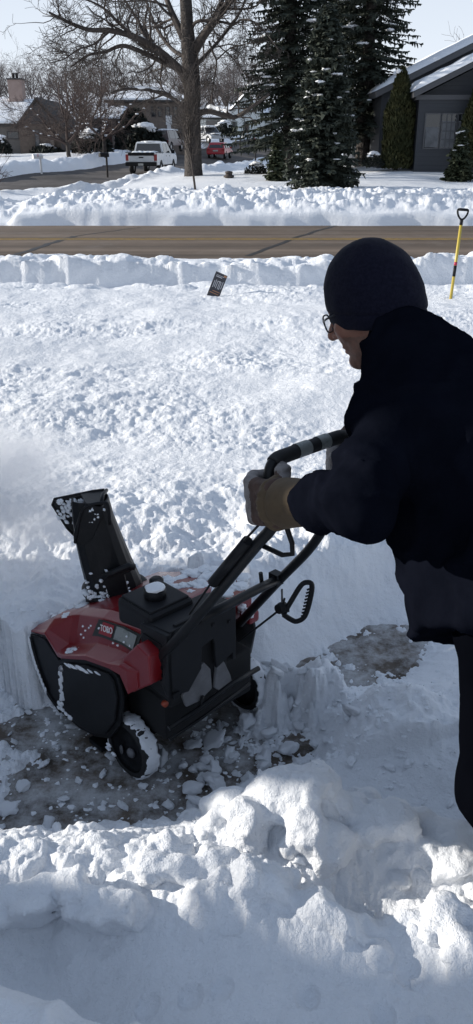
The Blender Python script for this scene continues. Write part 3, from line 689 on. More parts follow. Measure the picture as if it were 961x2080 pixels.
b = MB(); b.tube([(-.393, .228, .80), (-.50, .218, .945)], .0135, 12); b.build('cable_sleeve', M['black_plastic'], hl)
b = MB(); b.tube([(-.30, .225, .672), (-.40, .236, .81), (-.50, .228, .95), (-.535, .212, 1.0)], .0028, 6); b.build('control_cable', M['black_steel'], hl)
b = MB(); b.tube([(-.309, .205, .652), (-.30, .10, .645), (-.27, -.06, .625), (-.254, -.150, .612)], .0135, 12); b.build('cross_brace', M['black_steel'], hl)
b = MB(); b.box((-.268, -.158, .60), (-.235, -.13, .635)); b.tube([(-.25, -.09, .60), (-.247, -.085, .655)], .006, 8); b.build('wing_bolt', M['black_steel'], hl)
b = MB(); b.tube([(-.52, .198, .935), (-.575, .185, .925), (-.60, .18, .935), (-.598, .18, .96), (-.565, .19, 1.045)], .006, 8); b.build('bail_wire', M['black_steel'], hl)
# D-grip of the chute control with its rod and cable
g0 = Vector((-.345, -.10, .585))
def GP(u, v): return g0+rgt*u+Vector((0, 0, v))
b = MB(); loop = [(-.016, -.03), (.008, .02), (.03, .062), (.046, .072), (.06, .064), (.057, .02), (.044, -.035), (.022, -.052), (.004, -.045)]
lp = spline(loop+[loop[0]], 4); b.tube([GP(u, v) for u, v in lp], .0075, 8); b.lathe([(.014, -.014), (.016, 0), (.014, .014)], Matrix.Translation(GP(-.022, -.008)) @ Matrix.Rotation(PI/2, 4, 'X'), 12)
b.tube([GP(-.02, -.01), GP(0, -.01)], .011, 8); dg_ = b.build('chute_control_grip', M['black_plastic'], blower)
b = MB()
for t in np.linspace(.02, 1, 9): b.tube([GP(.058-.016*t, .055-.088*t), GP(.047-.014*t, .05-.085*t)], .0028, 6)
b.build('grip_ridges', M['charcoal_plastic'], dg_)
b = MB(); b.tube([GP(-.03, -.018), Vector((-.235, -.01, .455))], .0032, 6); b.build('control_rod', M['black_steel'], blower)
b = MB(); b.tube([GP(-.02, .0), (-.27, -.150, .585)], .0028, 6); b.tube([GP(-.018, .0), GP(-.014, .022)], .003, 6); b.build('support_wire', M['black_steel'], blower)
# crusted red corner of the far side
b = MB(); b.box((-.10, -.235, .37), (-.05, -.19, .41)); b.build('rear_corner', M['red'], blower, bevel=.01)
snow_crust('crusted_snow', [((-.10+.05*random.random(), -.19-.04*random.random(), .395+.02*random.random()), (.012, .012, .006)) for _ in range(16)], blower, 2)
blower.rotation_euler = (0, 0, HD)
# ------------------------------------------------------------------ the man pushing the snow thrower
M['skin'] = mat('skin', (0.25, 0.112, 0.072), 0.5, sub=0.08, noise=(35, (0.19, 0.072, 0.046), 0.45, 0.75), bump=(120, 0.25, 0.002))
M['stubble'] = mat('stubble', (0.15, 0.082, 0.058), 0.65, noise=(90, (0.22, 0.11, 0.075), 0.4, 0.7), bump=(200, 0.4, 0.002))
M['jacket'] = mat('jacket_cloth', (0.0036, 0.0044, 0.0078), 0.9, noise=(9, (0.0055, 0.0066, 0.0115), 0.4, 0.7), bump=(55, 0.35, 0.004), spec=0.0)
M['trousers'] = mat('trouser_cloth', (0.0020, 0.0024, 0.0040), 0.9, bump=(60, 0.3, 0.003), spec=0.0)
M['fleece'] = mat('hat_fleece', (0.0055, 0.006, 0.014), 0.95, noise=(160, (0.010, 0.0105, 0.021), 0.4, 0.65), bump=(420, 0.25, 0.002), sheen=0.05, spec=0.1)
M['glove_grey'] = mat('glove_hide', (0.23, 0.21, 0.20), 0.7, noise=(40, (0.14, 0.12, 0.112), 0.45, 0.7), bump=(90, 0.4, 0.003))
M['glove_brown'] = mat('glove_back', (0.078, 0.043, 0.031), 0.8, noise=(30, (0.040, 0.022, 0.017), 0.4, 0.7), bump=(70, 0.5, 0.004))
M['glove_cuff'] = mat('glove_cuff', (0.095, 0.062, 0.030), 0.75, noise=(22, (0.068, 0.044, 0.022), 0.4, 0.7), bump=(120, 0.3, 0.002))
M['glasses'] = mat('glasses_frame', (0.012, 0.012, 0.014), 0.3)
M['lens'] = mat('lens', (0.9, 0.92, 0.97), 0.05, alpha=0.18)
M['boot'] = mat('boot', (0.03, 0.026, 0.024), 0.6)
nrm = lambda v: np.array(v, float)/np.linalg.norm(v)
JN, JSL, JEL, JWL = at_d(826, 712, 1.70), at_d(806, 835, 1.62), at_d(736, 1024, 1.41), at_d(612, 1022, 1.66)
JSR, JER, JWR = at_d(872, 790, 1.90), at_d(800, 985, 1.98), at_d(722, 930, 2.03)
JP = at_d(1015, 1215, 1.62); JT = at_d(905, 880, 1.68)
HLp, KLp, ALp = np.array((.515, 1.30, .93)), np.array((.56, 1.30, .56)), np.array((.86, 1.0, .2))
HRp, KRp, ARp = np.array((.63, 1.47, .93)), np.array((.73, 1.55, .50)), np.array((.84, 1.58, .10))
HC = at_d(759, 614, 1.76)
hyaw = nrm((-.87, .49, 0)); pt = math.radians(24)
hf = hyaw*math.cos(pt)-np.array((0, 0, math.sin(pt))); hl_ = np.cross((0, 0, 1), hyaw); hu = np.cross(hf, hl_)
HR_ = np.stack([hf, hl_, hu])      # rows: local axes in the world
def head_sdf(X, Y, Z):
    Ys = np.abs(Y)
    d = ell(X, Y, Z, (-.004, 0, .028), (.090, .072, .080))
    d = smin(d, ell(X, Y, Z, (.032, 0, -.035), (.062, .060, .085)), .03)
    d = smin(d, cone(X, Ys, Z, (.0, .050, -.062), (.068, .010, -.108), .017, .017), .025)     # jaw
    d = smin(d, ell(X, Y, Z, (.078, 0, -.106), (.018, .020, .016)), .012)                      # chin
    d = smin(d, cone(X, Ys, Z, (.078, .030, .014), (.082, .008, .012), .012, .012), .014)       # brow
    d = smin(d, ell(X, Ys, Z, (.062, .042, -.030), (.022, .022, .020)), .02)                    # cheekbone
    d = smax(d, -ell(X, Ys, Z, (.100, .032, -.008), (.018, .017, .012)), .010)                  # eye socket
    d = smin(d, ell(X, Ys, Z, (.078, .031, -.008), (.012, .013, .011)), .004)                   # eyelid
    d = smin(d, cone(X, Y, Z, (.088, 0, .004), (.114, 0, -.036), .008, .0125), .010)            # nose
    d = smin(d, ell(X, Ys, Z, (.100, .011, -.040), (.010, .008, .008)), .006)
    d = smin(d, cone(X, Ys, Z, (.090, .018, -.040), (.078, .030, -.072), .006, .005), .010)     # nasolabial fold
    d = smin(d, ell(X, Y, Z, (.088, 0, -.068), (.010, .024, .006)), .006)                       # lips
    d = smin(d, ell(X, Y, Z, (.085, 0, -.080), (.010, .020, .006)), .006)
    d = smax(d, -ell(X, Y, Z, (.100, 0, -.0735), (.010, .024, .0022)), .003)
    ear = smin(ell(X, Ys, Z, (-.012, .071, -.004), (.020, .009, .030)), ell(X, Ys, Z, (-.004, .068, -.032), (.010, .008, .012)), .01)
    ear = smax(ear, -ell(X, Ys, Z, (-.008, .081, .0), (.011, .006, .018)), .006)
    d = smin(d, ear, .006)
    d = smin(d, cone(X, Y, Z, (-.015, 0, -.045), (-.070, 0, -.16), .055, .054), .03)            # neck
    return d+.0012*fbm(X*60, Y*60, Z*60, 2)
V1, F1 = surface_net(head_sdf, (-.19, -.12, -.26), (.15, .12, .15), .0030)
hl_mask = V1.copy()
V1w = V1 @ HR_+HC
def limbs(X, Y, Z, k=.04):
    C = lambda a, b, r, s: cone(X, Y, Z, a, b, r, s)
    d = C(JN, JT, .05, .095); d = smin(d, C(JT, JP, .095, .11), .06)
    d = smin(d, C(JSL, JSR, .045, .045), .04)
    for a, b, c in ((JSL, JEL, JWL), (JSR, JER, JWR)): d = smin(d, C(a, b, .052, .042), k); d = smin(d, C(b, c, .042, .030), .02)
    for a, b, c in ((HLp, KLp, ALp), (HRp, KRp, ARp)):
        d = smin(d, C(a, b, .085, .058), .05); d = smin(d, C(b, c, .058, .038), .02); d = smin(d, C(c, c+np.array((-.12, .12, -.06)), .04, .03), .02)
    return d
V2, F2 = surface_net(limbs, (0, .9, -.1), (.95, 2.1, 1.5), .016)
nh = len(V1w)
person = mesh_np('person', np.concatenate([V1w, V2]), np.concatenate([F1, F2+nh]), M['skin'])
tag(person, 'man in navy beanie, glasses and dark jacket pushing the snow thrower with gloved hands', 'person')
person.data.materials.append(M['stubble'])
cen = hl_mask[F1].mean(1)
st_ = ((cen[:, 2] < -.050-.25*(.05-cen[:, 0])) & (cen[:, 2] > -.135) & (cen[:, 0] > .015) & (cen[:, 0] < .085)).astype(np.int32)
person.data.polygons.foreach_set('material_index', np.concatenate([st_, np.zeros(len(F2), np.int32)]))
# --- hat
def hat_sdf(X, Y, Z):
    lump = .0025*fbm(X*14, Y*14, Z*14, 3)
    o = ell(X, Y, Z, (-.004, 0, .026), (.102, .085, .106))+lump
    band = ell(X, Y, Z, (-.008, 0, -.022), (.101, .085, .110))+lump
    o = smin(o, band, .02)
    cut = (-(Z+.012+.16*(-X)*.0)+(-.030-.004)*0)
    zb = -.051+.34*np.clip(X, -.12, .09)+.004*fbm(X*20, Y*20, 3., 2)      # lower at the nape, higher over the brow
    o = smax(o, zb-Z, .006)
    seam = np.abs(Z-(zb+.034)); return o+.0032*np.exp(-(seam/.0035)**2)
V, F = surface_net(hat_sdf, (-.15, -.13, -.12), (.14, .13, .18), .0032)
mesh_np('beanie', V @ HR_+HC, F, M['fleece'], person)
# --- glasses
g = MB(); Lw = lambda p: Vector(np.array(p, float) @ HR_+HC)
for s_ in (1, -1):
    ring = [Lw((.105-.010*abs(math.cos(a)+.9)*.5, s_*(.034+.027*math.copysign(abs(math.cos(a))**.7, math.cos(a))), -.008+.019*math.copysign(abs(math.sin(a))**.8, math.sin(a)))) for a in np.linspace(0, 2*PI, 25)]
    g.tube(ring, .0019, 6); g.tube([Lw((.096, s_*.061, -.0)), Lw((.08, s_*.076, .003)), Lw((.06, s_*.074, .005))], .0022, 6)
g.tube([Lw((.103, .008, -.002)), Lw((.109, 0, .002)), Lw((.103, -.008, -.002))], .0022, 6)
gl = g.build('glasses', M['glasses'], person)
for s_ in (1, -1):
    q = MB(); rg = [Lw((.1035-.010*abs(math.cos(a)+.9)*.5, s_*(.034+.026*math.copysign(abs(math.cos(a))**.7, math.cos(a))), -.008+.018*math.copysign(abs(math.sin(a))**.8, math.sin(a)))) for a in np.linspace(0, 2*PI, 25)[:-1]]
    q.add(rg, [tuple(range(24))]); q.build('lens', M['lens'], gl)
# --- jacket
tax = nrm(JP-JT); lat = nrm(JSR-JSL)
HEM = JP+tax*.085
def jacket_sdf(X, Y, Z):
    C = lambda a, b, r, s: cone(X, Y, Z, a, b, r, s)
    w = .010*fbm(X*7+3, Y*7, Z*5, 3)+.0035*fbm(X*24, Y*24, Z*18, 2)-.011*np.maximum(0, 1-np.abs(fbm(X*5+Z*4, Y*5, Z*6-X*3, 2))*5)
    d = C(JN+(0.01, 0, -.02), JT, .082, .145); d = smin(d, C(JT, JP, .150, .150), .08); d = smin(d, C(JP, HEM+tax*.05, .150, .155), .05)
    for s_ in (-1, 1): d = smin(d, C(JT+lat*s_*.05, JP+lat*s_*.06+tax*.12, .135, .162), .05)
    d = smin(d, C(JSL, JSR, .070, .080), .05); d = smin(d, C(JN+np.array((.02, .0, -.03)), JSR, .080, .080), .05); d = smin(d, C(JN+np.array((.03, 0, -.03)), JT+np.array((.06, .04, .02)), .085, .11), .05)
    LB = JP+np.array((.0, -.01, -.16)); d = smin(d, C(JP, LB, .135, .138), .05)
    for h_ in (HLp, HRp): d = smin(d, C(h_+np.array((-.01, -.01, .14)), h_+np.array((-.015, -.01, -.08)), .116, .138), .05)
    d = smax(d, .968-.70*(Y-1.25)+.012*fbm(X*5, Y*5, 1., 2)-Z, .014)
    for a, b, c, q in ((JSL, JEL, JWL, 0), (JSR, JER, JWR, 1)):
        e = nrm(c-b); cuff = b+(c-b)*.84
        ua = C(a, b, .072, .057); fa = C(b, cuff, .057, .048)
        # gathered folds round the elbow and along the forearm
        t = (X-b[0])*e[0]+(Y-b[1])*e[1]+(Z-b[2])*e[2]
        fold = .0045*np.sin(t*150+3*fbm(X*9, Y*9, Z*9, 2))*np.exp(-((t-.06)/.10)**2)
        fa = smax(fa+fold, t-.84*np.linalg.norm(c-b), .006)
        u = nrm(b-a); t2 = (X-a[0])*u[0]+(Y-a[1])*u[1]+(Z-a[2])*u[2]
        ua = ua+.006*np.sin(t2*70+4*fbm(X*6, Y*6, Z*6, 2)+Y*20)*np.exp(-((t2-.2)/.12)**2)
        d = smin(d, smin(ua, fa, .025), .045)
    # collar, standing and slightly open at the throat
    nk = HC+np.array((-.03, 0, -.06)) @ HR_; nb = JN+np.array((.0, .0, -.03)); cd_ = nrm(nk-nb)
    col = C(nb, nb+cd_*.10, .082, .078); tt = (X-nb[0])*cd_[0]+(Y-nb[1])*cd_[1]+(Z-nb[2])*cd_[2]
    col = smax(col, tt-.085-.012*fbm(X*12, Y*12, Z*12, 2), .006); d = smin(d, col, .02)
    d = smax(d, -smax(C(nb, nk, .068, .064), .03-tt, .01), .006)
    return d+w
V, F = surface_net(jacket_sdf, (-.02, 1.02, .66), (.95, 2.12, 1.56), .0095)
jk = mesh_np('jacket', V, F, M['jacket'], person)
# --- trousers and boots
def trouser_sdf(X, Y, Z):
    C = lambda a, b, r, s: cone(X, Y, Z, a, b, r, s); d = C(HLp+(0, 0, .03), HRp+(0, 0, .03), .10, .10)
    for a, b, c in ((HLp, KLp, ALp), (HRp, KRp, ARp)): d = smin(d, smin(C(a, b, .105, .105), C(b, c, .105, .085), .03), .06)
    return d+.007*fbm(X*8, Y*8, Z*6, 3)+.003*fbm(X*25, Y*25, Z*18, 2)
V, F = surface_net(trouser_sdf, (.35, .85, .02), (.95, 1.85, 1.15), .012)
mesh_np('trousers', V, F, M['trousers'], person)
for a in (ALp, ARp):
    fd = np.array((-.66, .72, 0)); f = lambda X, Y, Z: smax(smin(cone(X, Y, Z, a+(0, 0, .05), a-(0, 0, .05), .07, .06), cone(X, Y, Z, a-(0, 0, .05), a+fd*.17-np.array((0, 0, .06)), .055, .045), .03), (a[2]-.11)-Z, .01)
    V, F = surface_net(f, a-np.array((.3, .15, .2)), a+np.array((.15, .35, .2)), .01); mesh_np('boot', V, F, M['boot'], person)
# --- gloves: palm, four fingers closed round the bar, thumb, gauntlet cuff
def m2w(x, y, z): return np.array((MORG[0]+FW[0]*x+LF[0]*y, MORG[1]+FW[1]*x+LF[1]*y, z))
def glove(bar0, bar1, wrist, sgn, big):
    bp = (bar0+bar1)/2; b = nrm(bar1-bar0); h = bp-wrist; h = nrm(h-b*(h@b)); n = np.cross(b, h)*sgn
    L = lambda u, v, t: bp+h*u+n*v+b*t
    def sdf(X, Y, Z):
        C = lambda a, c, r, s: cone(X, Y, Z, a, c, r, s)
        d = 1e3
        for t in (.030, .008, -.014, -.034): d = smin(d, C(L(-.050, .026, t*.8), L(.016, .034, t), .017, .016), .012)
        d = smin(d, C(L(-.055, .014, .016), L(-.05, .014, -.02), .026, .026), .02)
        for t, k in ((.034, 1.0), (.0115, 1.08), (-.0115, 1.02), (-.034, .86)):
            p = [L(.016, .036, t), L(.047*k, .014, t+.002), L(.042*k, -.022, t), L(.010, -.034*k, t-.002)]
            fd = smin(smin(C(p[0], p[1], .0135, .0128), C(p[1], p[2], .0128, .012), .004), C(p[2], p[3], .012, .0105), .004)
            d = smin(d, fd, .0018)
        th = smin(C(L(-.048, .010, .026), L(-.020, -.016, .050), .018, .015), C(L(-.020, -.016, .050), L(.016, -.030, .054), .0145, .012), .005)
        d = smin(d, th, .008); gu = (X-bp[0])*h[0]+(Y-bp[1])*h[1]+(Z-bp[2])*h[2]; gt = (X-bp[0])*b[0]+(Y-bp[1])*b[1]+(Z-bp[2])*b[2]
        d = d+.0016*np.sin(gt*330+gu*60)*np.exp(-((gu+.035)/.018)**2)+.0012*np.exp(-((gu-.002)/.003)**2)
        return d+.0012*fbm(X*70, Y*70, Z*70, 2)
    G_ = 1.14; sdf_ = lambda X, Y, Z: sdf((X-bp[0])/G_+bp[0], (Y-bp[1])/G_+bp[1], (Z-bp[2])/G_+bp[2])*G_
    V, F = surface_net(sdf_, bp-.13, bp+.13, .003)
    q = (V-bp); u, v, t = q @ h, q @ n, q @ b; uc, vc = u[F].mean(1), v[F].mean(1)
    o = mesh_np('glove', V, F, M['glove_grey'], person); o.data.materials.append(M['glove_brown'])
    o.data.polygons.foreach_set('material_index', ((uc < .002) & (vc > .004)).astype(np.int32))
    # cuff
    c0, c1 = L(-.052, .012, -.002), wrist; ax_ = nrm(c1-c0)
    def cuff(X, Y, Z):
        t_ = (X-c0[0])*ax_[0]+(Y-c0[1])*ax_[1]+(Z-c0[2])*ax_[2]
        d = cone(X, Y, Z, c0-ax_*.008, c1+ax_*.02, .056, .047)-.003*np.exp(-((t_-.004)/.005)**2)+.004*np.exp(-((t_-.018)/.005)**2)
        d = d+.0022*np.sin(np.arctan2((Y-c0[1]), (Z-c0[2]))*13)*np.exp(-((t_-.0)/.012)**2)+.002*fbm(X*20, Y*20, Z*20, 2)
        return smax(smax(d, -t_-.008, .006), t_-np.linalg.norm(c1-c0)-.03, .006)
    V, F = surface_net(cuff, np.minimum(c0, c1)-.09, np.maximum(c0, c1)+.09, .004)
    mesh_np('cuff', V, F, M['glove_cuff'], o)
glove(m2w(-.562, .198, 1.02), m2w(-.545, .194, 1.10), JWL, 1, True)
glove(m2w(-.505, -.13, 1.03), m2w(-.525, -.105, 1.09), JWR, -1, False)
# ------------------------------------------------------------------ trees and shrubs
M['bark'] = mat('bark', (0.068, 0.058, 0.052), 0.95, noise=(7, (0.032, 0.028, 0.026), 0.35, 0.65), bump=(11, 1.0, 0.09))
M['twig'] = mat('twig_bark', (0.055, 0.045, 0.040), 0.9)
M['redtwig'] = mat('russet_twigs', (0.070, 0.050, 0.044), 0.9)
M['farwood'] = mat('far_twigs', (0.095, 0.080, 0.078), 0.9)
M['needle'] = mat('spruce_needles', (0.038, 0.048, 0.039), 0.75, noise=(1.3, (0.062, 0.072, 0.053), 0.4, 0.7), spec=0.25)
M['needle2'] = mat('young_spruce_needles', (0.036, 0.047, 0.026), 0.75, noise=(1.6, (0.05, 0.055, 0.03), 0.4, 0.7), spec=0.25)
M['arbor'] = mat('cedar_foliage', (0.030, 0.035, 0.014), 0.8, noise=(1.5, (0.055, 0.05, 0.018), 0.45, 0.7), spec=0.2)
M['evergreen'] = mat('evergreen_leaf', (0.016, 0.020, 0.017), 0.8, spec=0.2)
def segs_mesh(name, S, m, parent, n=4):
    """S rows: p0(3) p1(3) r0 r1 -> one mesh of tapered prisms"""
    S = np.array(S, float); a, b = S[:, :3], S[:, 3:6]; t = b-a; t /= np.maximum(np.linalg.norm(t, axis=1), 1e-9)[:, None]
    ref = np.where(np.abs(t[:, 2:3]) < .9, [[0, 0, 1.]], [[1., 0, 0]]); u = np.cross(t, ref); u /= np.linalg.norm(u, axis=1)[:, None]; w = np.cross(t, u)
    rings = []
    for c, r in ((a-t*S[:, 6:7]*.3, S[:, 6]), (b, S[:, 7])):
        for k in range(n): rings.append(c+(u*math.cos(2*PI*k/n)+w*math.sin(2*PI*k/n))*r[:, None])
    V = np.stack(rings, 1).reshape(-1, 3); o = (np.arange(len(S))*2*n)[:, None]
    F = np.concatenate([np.c_[o+k, o+(k+1) % n, o+n+(k+1) % n, o+n+k] for k in range(n)])
    return mesh_np(name, V, F, m, parent)
def grow(S, rnd, p, d, ln, r, lev, P):
    """wiggly branch with side branches; appends segments"""
    ns = P['ns'][lev]; st = ln/ns; kids = P['kids'][lev]
    for i in range(ns):
        d = d+rnd.normal(size=3)*P['wig']+np.array((0, 0, P['up'][lev])); d /= np.linalg.norm(d)
        q = p+d*st; r2 = r*(1-.75/ns) if ns > 1 else r*.5
        r2 = max(r*(1-(i+1)/ns*.12-.6/ns), P['rmin']); S.append((*p, *q, r, r2))
        if lev+1 < len(P['ns']) and (i > 0 or lev > 0):
            for _ in range(rnd.poisson(kids/ns)):
                v = np.cross(d, rnd.normal(size=3)); v /= np.linalg.norm(v); ang = rnd.uniform(.45, 1.1)
                grow(S, rnd, p+(q-p)*rnd.random(), d*math.cos(ang)+v*math.sin(ang), ln*rnd.uniform(*P['len']), max(r2*.55, P['rmin']), lev+1, P)
        p, r = q, r2
def along(S, rnd, pts, r0, r1, P, kids, ln, start=.25, lift=.15):
    pts = [np.array(p, float) for p in spline(pts, 6)]; n = len(pts)
    for i in range(n-1):
        t = i/(n-1); S.append((*pts[i], *pts[i+1], r0+(r1-r0)*t, r0+(r1-r0)*(i+1)/(n-1)))
    for _ in range(kids):
        t = rnd.uniform(start, 1); i = min(int(t*(n-1)), n-2); d = pts[i+1]-pts[i]; d /= np.linalg.norm(d)
        v = np.cross(d, rnd.normal(size=3)); v /= np.linalg.norm(v); v[2] += lift; ang = rnd.uniform(.5, 1.2); v /= np.linalg.norm(v)
        grow(S, rnd, pts[i], d*math.cos(ang)+v*math.sin(ang), ln*rnd.uniform(.5, 1.2)*(1.1-.5*t), (r0+(r1-r0)*t)*.42, 0, P)
def big_tree():
    rnd = np.random.default_rng(5); D = 40.0
    root = at_y(394, 357, D); t = empty('bare_tree', root)
    tag(t, 'huge bare tree with thick grey trunk and snow on its low limbs, beside the pickup', 'tree')
    Wp = lambda px, py, dy=0: at_y(px, py, D+dy)-root
    tr = MB(); core = [(394, 368, 21), (393, 345, 17.5), (392, 300, 16), (391, 240, 15.8), (390, 180, 16), (387, 130, 15.5), (383, 90, 14), (380, 50, 12), (378, 5, 11), (372, -80, 9), (362, -200, 6), (352, -330, 3)]
    pts = spline([Wp(x, y) for x, y, r in core], 5); rr = np.interp(np.linspace(0, 1, len(pts)), np.linspace(0, 1, len(core)), [r/44.5 for *_, r in core])
    tr.tube(pts, rr, 20); tk = tr.build('trunk', M['bark'], t)
    me = tk.data; co = np.array([v.co[:] for v in me.vertices]); ctr = np.array([Wp(391, 200)[0], 0])
    dv = co[:, :2]-ctr; a = np.arctan2(dv[:, 1], dv[:, 0]); k = .06*pn(np.cos(a)*3, np.sin(a)*3, co[:, 2]*.25)+.03*pn(np.cos(a)*9, np.sin(a)*9, co[:, 2]*.6)
    co[:, :2] += dv/np.maximum(np.linalg.norm(dv, axis=1), .05)[:, None]*k[:, None]*np.clip(np.linalg.norm(dv, axis=1), 0, .35)[:, None]*2.2
    me.vertices.foreach_set('co', co.astype(np.float32).ravel()); me.update()
    P = dict(ns=[6, 5, 4], kids=[7, 5, 0], wig=.20, up=[.02, .03, .02], len=(.35, .6), rmin=.006)
    lim = [([(384, 190, 0), (372, 150, -.3), (345, 122, -1), (312, 95, -2), (272, 74, -2.5), (225, 62, -3), (180, 60, -3.5), (140, 45, -4), (100, 25, -4.5)], 9, 2, 20, 2.6),
           ([(380, 165, 0), (360, 140, -.5), (330, 125, -1), (290, 106, -2), (250, 93, -2.5), (215, 105, -3), (180, 112, -3.2), (145, 135, -3.5)], 6.5, 1.5, 20, 2.2),
           ([(384, 232, 0), (362, 205, -.6), (338, 192, -1.4), (300, 182, -2), (255, 181, -2.6), (225, 188, -3)], 6.8, 1.3, 12, 1.6),
           ([(400, 232, 0), (425, 226, -.4), (455, 234, -1), (478, 238, -1.5), (500, 225, -2), (525, 208, -2.4), (548, 190, -2.8)], 6.0, 2.2, 8, 1.6),
           ([(394, 105, 0), (412, 75, -.3), (432, 48, -.6), (452, 22, -.8), (475, -5, -1), (520, -60, -1.4), (570, -140, -2)], 9.5, 4, 16, 2.8),
           ([(372, 75, 0), (358, 45, .3), (345, 15, .6), (330, -30, 1), (300, -110, 1.4), (270, -200, 2)], 7.5, 3, 12, 3),
           ([(388, 62, 0), (395, 48, -.3), (410, 42, -.5), (432, 44, -.7), (452, 45, -1), (475, 49, -1.2), (492, 40, -1.5), (515, 44, -2), (540, 66, -2.4), (565, 100, -2.8)], 3.6, 1.0, 18, 1.7),
           ([(425, 84, -.4), (432, 105, -.5), (440, 125, -.6), (437, 150, -.7), (432, 180, -.8), (430, 210, -.9)], 2.2, 1.0, 14, 1.3),
           ([(440, 122, -.6), (462, 102, -.8), (480, 94, -1), (510, 88, -1.3), (545, 84, -1.6)], 1.5, .7, 14, 1.3),
           ([(432, 82, -.3), (450, 98, -.5), (470, 115, -.8), (490, 140, -1), (505, 162, -1.2)], 1.5, .6, 10, 1.1),
           ([(272, 74, -2.5), (240, 45, -3), (215, 20, -3.3), (190, 5, -3.6), (150, -10, -4)], 3.4, 1.2, 16, 2.0),
           ([(225, 62, -3), (190, 90, -3.4), (160, 100, -3.7), (130, 120, -4), (100, 128, -4.2)], 2.2, .7, 14, 1.7),
           ([(312, 95, -2), (290, 60, -1.5), (270, 25, -1), (240, -20, -.5)], 3.5, 1.5, 14, 2.2),
           ([(345, 122, -1), (325, 140, .5), (300, 150, 1), (285, 170, 1.2)], 1.8, .8, 9, 1.3),
           ([(384, 150, 0), (378, 120, .8), (350, 100, 2), (320, 60, 3), (300, 10, 4), (280, -60, 5)], 5, 2, 14, 2.4),
           ([(390, 140, 0), (420, 110, 1.5), (455, 70, 3), (490, 20, 4), (520, -60, 5)], 4.5, 2, 14, 2.4)]
    S, snow = [], []
    for pts, r0, r1, k, ln in lim:
        w = [Wp(x, y, d) for x, y, d in pts]; along(S, rnd, w, r0/44.5, r1/44.5, P, k, ln, .2)
    P2 = dict(ns=[5, 4], kids=[6, 0], wig=.22, up=[.0, .02], len=(.35, .6), rmin=.006)
    for _ in range(46):    # epicormic shoots up the trunk
        z = rnd.uniform(1.2, 6); a = rnd.uniform(0, 2*PI); c = np.array((math.cos(a), math.sin(a), 0)); grow(S, rnd, c*.33+(0, 0, z), c*.8+(0, 0, .9), rnd.uniform(.5, 1.3), .012, 0, P2)
    segs_mesh('crown', S, M['twig'], t, 5)
    def ridge(pts, w):
        b = MB(); q = [Wp(x, y-w*.45, d) for x, y, d in pts]; q = spline(q, 5); r = [w/44.5*(.55+.45*math.sin(PI*i/(len(q)-1)))*(.8+.3*math.sin(i*1.7)) for i in range(len(q))]
        b.tube(q, r, 8); return b
    for pts, w in (([(372, 210, -.4), (345, 194, -1.2), (300, 181, -2), (262, 180, -2.5)], 4.6), ([(404, 222, -.1), (428, 219, -.5), (452, 225, -.9), (470, 231, -1.3)], 4.6), ([(345, 116, -1), (312, 90, -2), (280, 72, -2.4)], 2.0), ([(397, 84, 0), (403, 80, -.1)], 4)):
        ridge(pts, w).build('lying_snow', M['lump'], t)
big_tree()
def bare_tree(name, base, H, seed, label, group=None, m='twig', spread=1.0, dens=1.0, multi=4, r=.12, snow=False):
    rnd = np.random.default_rng(seed); t = empty(name, base); tag(t, label, 'tree', group)
    tr = []; S = []; hb = H*.22; p = np.zeros(3); d = np.array((rnd.normal()*.08, rnd.normal()*.08, 1))
    for i in range(4): q = p+d*hb/4+np.append(rnd.normal(size=2)*.04, 0); tr.append((*p, *q, r*(1-.06*i), r*(1-.06*(i+1)))); p = q
    P = dict(ns=[6, 5, 4, 3], kids=[6*dens, 5*dens, 4*dens, 0], wig=.17, up=[.06, .03, .02, .0], len=(.38, .62), rmin=H*.0011)
    for k in range(multi):
        a = 2*PI*(k+rnd.random()*.6)/multi; v = np.array((math.cos(a)*spread, math.sin(a)*spread, rnd.uniform(.6, 1.3))); v /= np.linalg.norm(v)
        grow(S, rnd, p-np.array((0, 0, rnd.random()*hb*.3)), v, H*rnd.uniform(.55, .75), r*.6, 0, P)
    segs_mesh('trunk', tr, M['bark'], t, 8); segs_mesh('crown', S, M[m], t, 4)
    if snow:
        S_ = [s for s in S if s[6] > r*.22 and abs(s[5]-s[2]) < .75*np.linalg.norm(np.array(s[3:6])-np.array(s[:3]))]
        sp = [((np.array(s[:3])+np.array(s[3:6]))/2+np.array((0, 0, s[6]*.8)) for s in S_ if rnd.random() < .5)]
        sp = [(c, (rnd.uniform(.05, .13), rnd.uniform(.05, .13), .04)) for c in sp[0]][:60]
        if sp: snow_crust('lying_snow', sp, t, seed)['kind'] = 'stuff'
    return t
def copy_tree(o, loc, rz=0, sc=1.0, label=None, parent=None):
    c = o.copy(); COL.objects.link(c); c.parent = parent
    if parent is None:
        c.location = loc; c.rotation_euler = (0, 0, rz); c.scale = (sc,)*3
        if label: c['label'] = label
    for ch in list(o.children): copy_tree(ch, None, parent=c)
    return c
# crab apples on the corner lawn
bare_tree('bare_tree', at_y(141, 322, 64), 5.6, 21, 'dense twiggy bare tree with snow in its forks in front of the grey house', m='redtwig', spread=1.0, dens=1.5, multi=7, r=.16, snow=True)
bare_tree('bare_tree', at_y(216, 318, 62), 6.2, 22, 'leaning bare tree behind the black mailbox', m='redtwig', spread=1.3, dens=1.1, multi=5, r=.15, snow=True)
bare_tree('bare_tree', at_y(182, 306, 72), 7.2, 23, 'bare many-stemmed tree between the grey house and the brick house', m='redtwig', spread=1.0, dens=1.2, multi=6, r=.15)
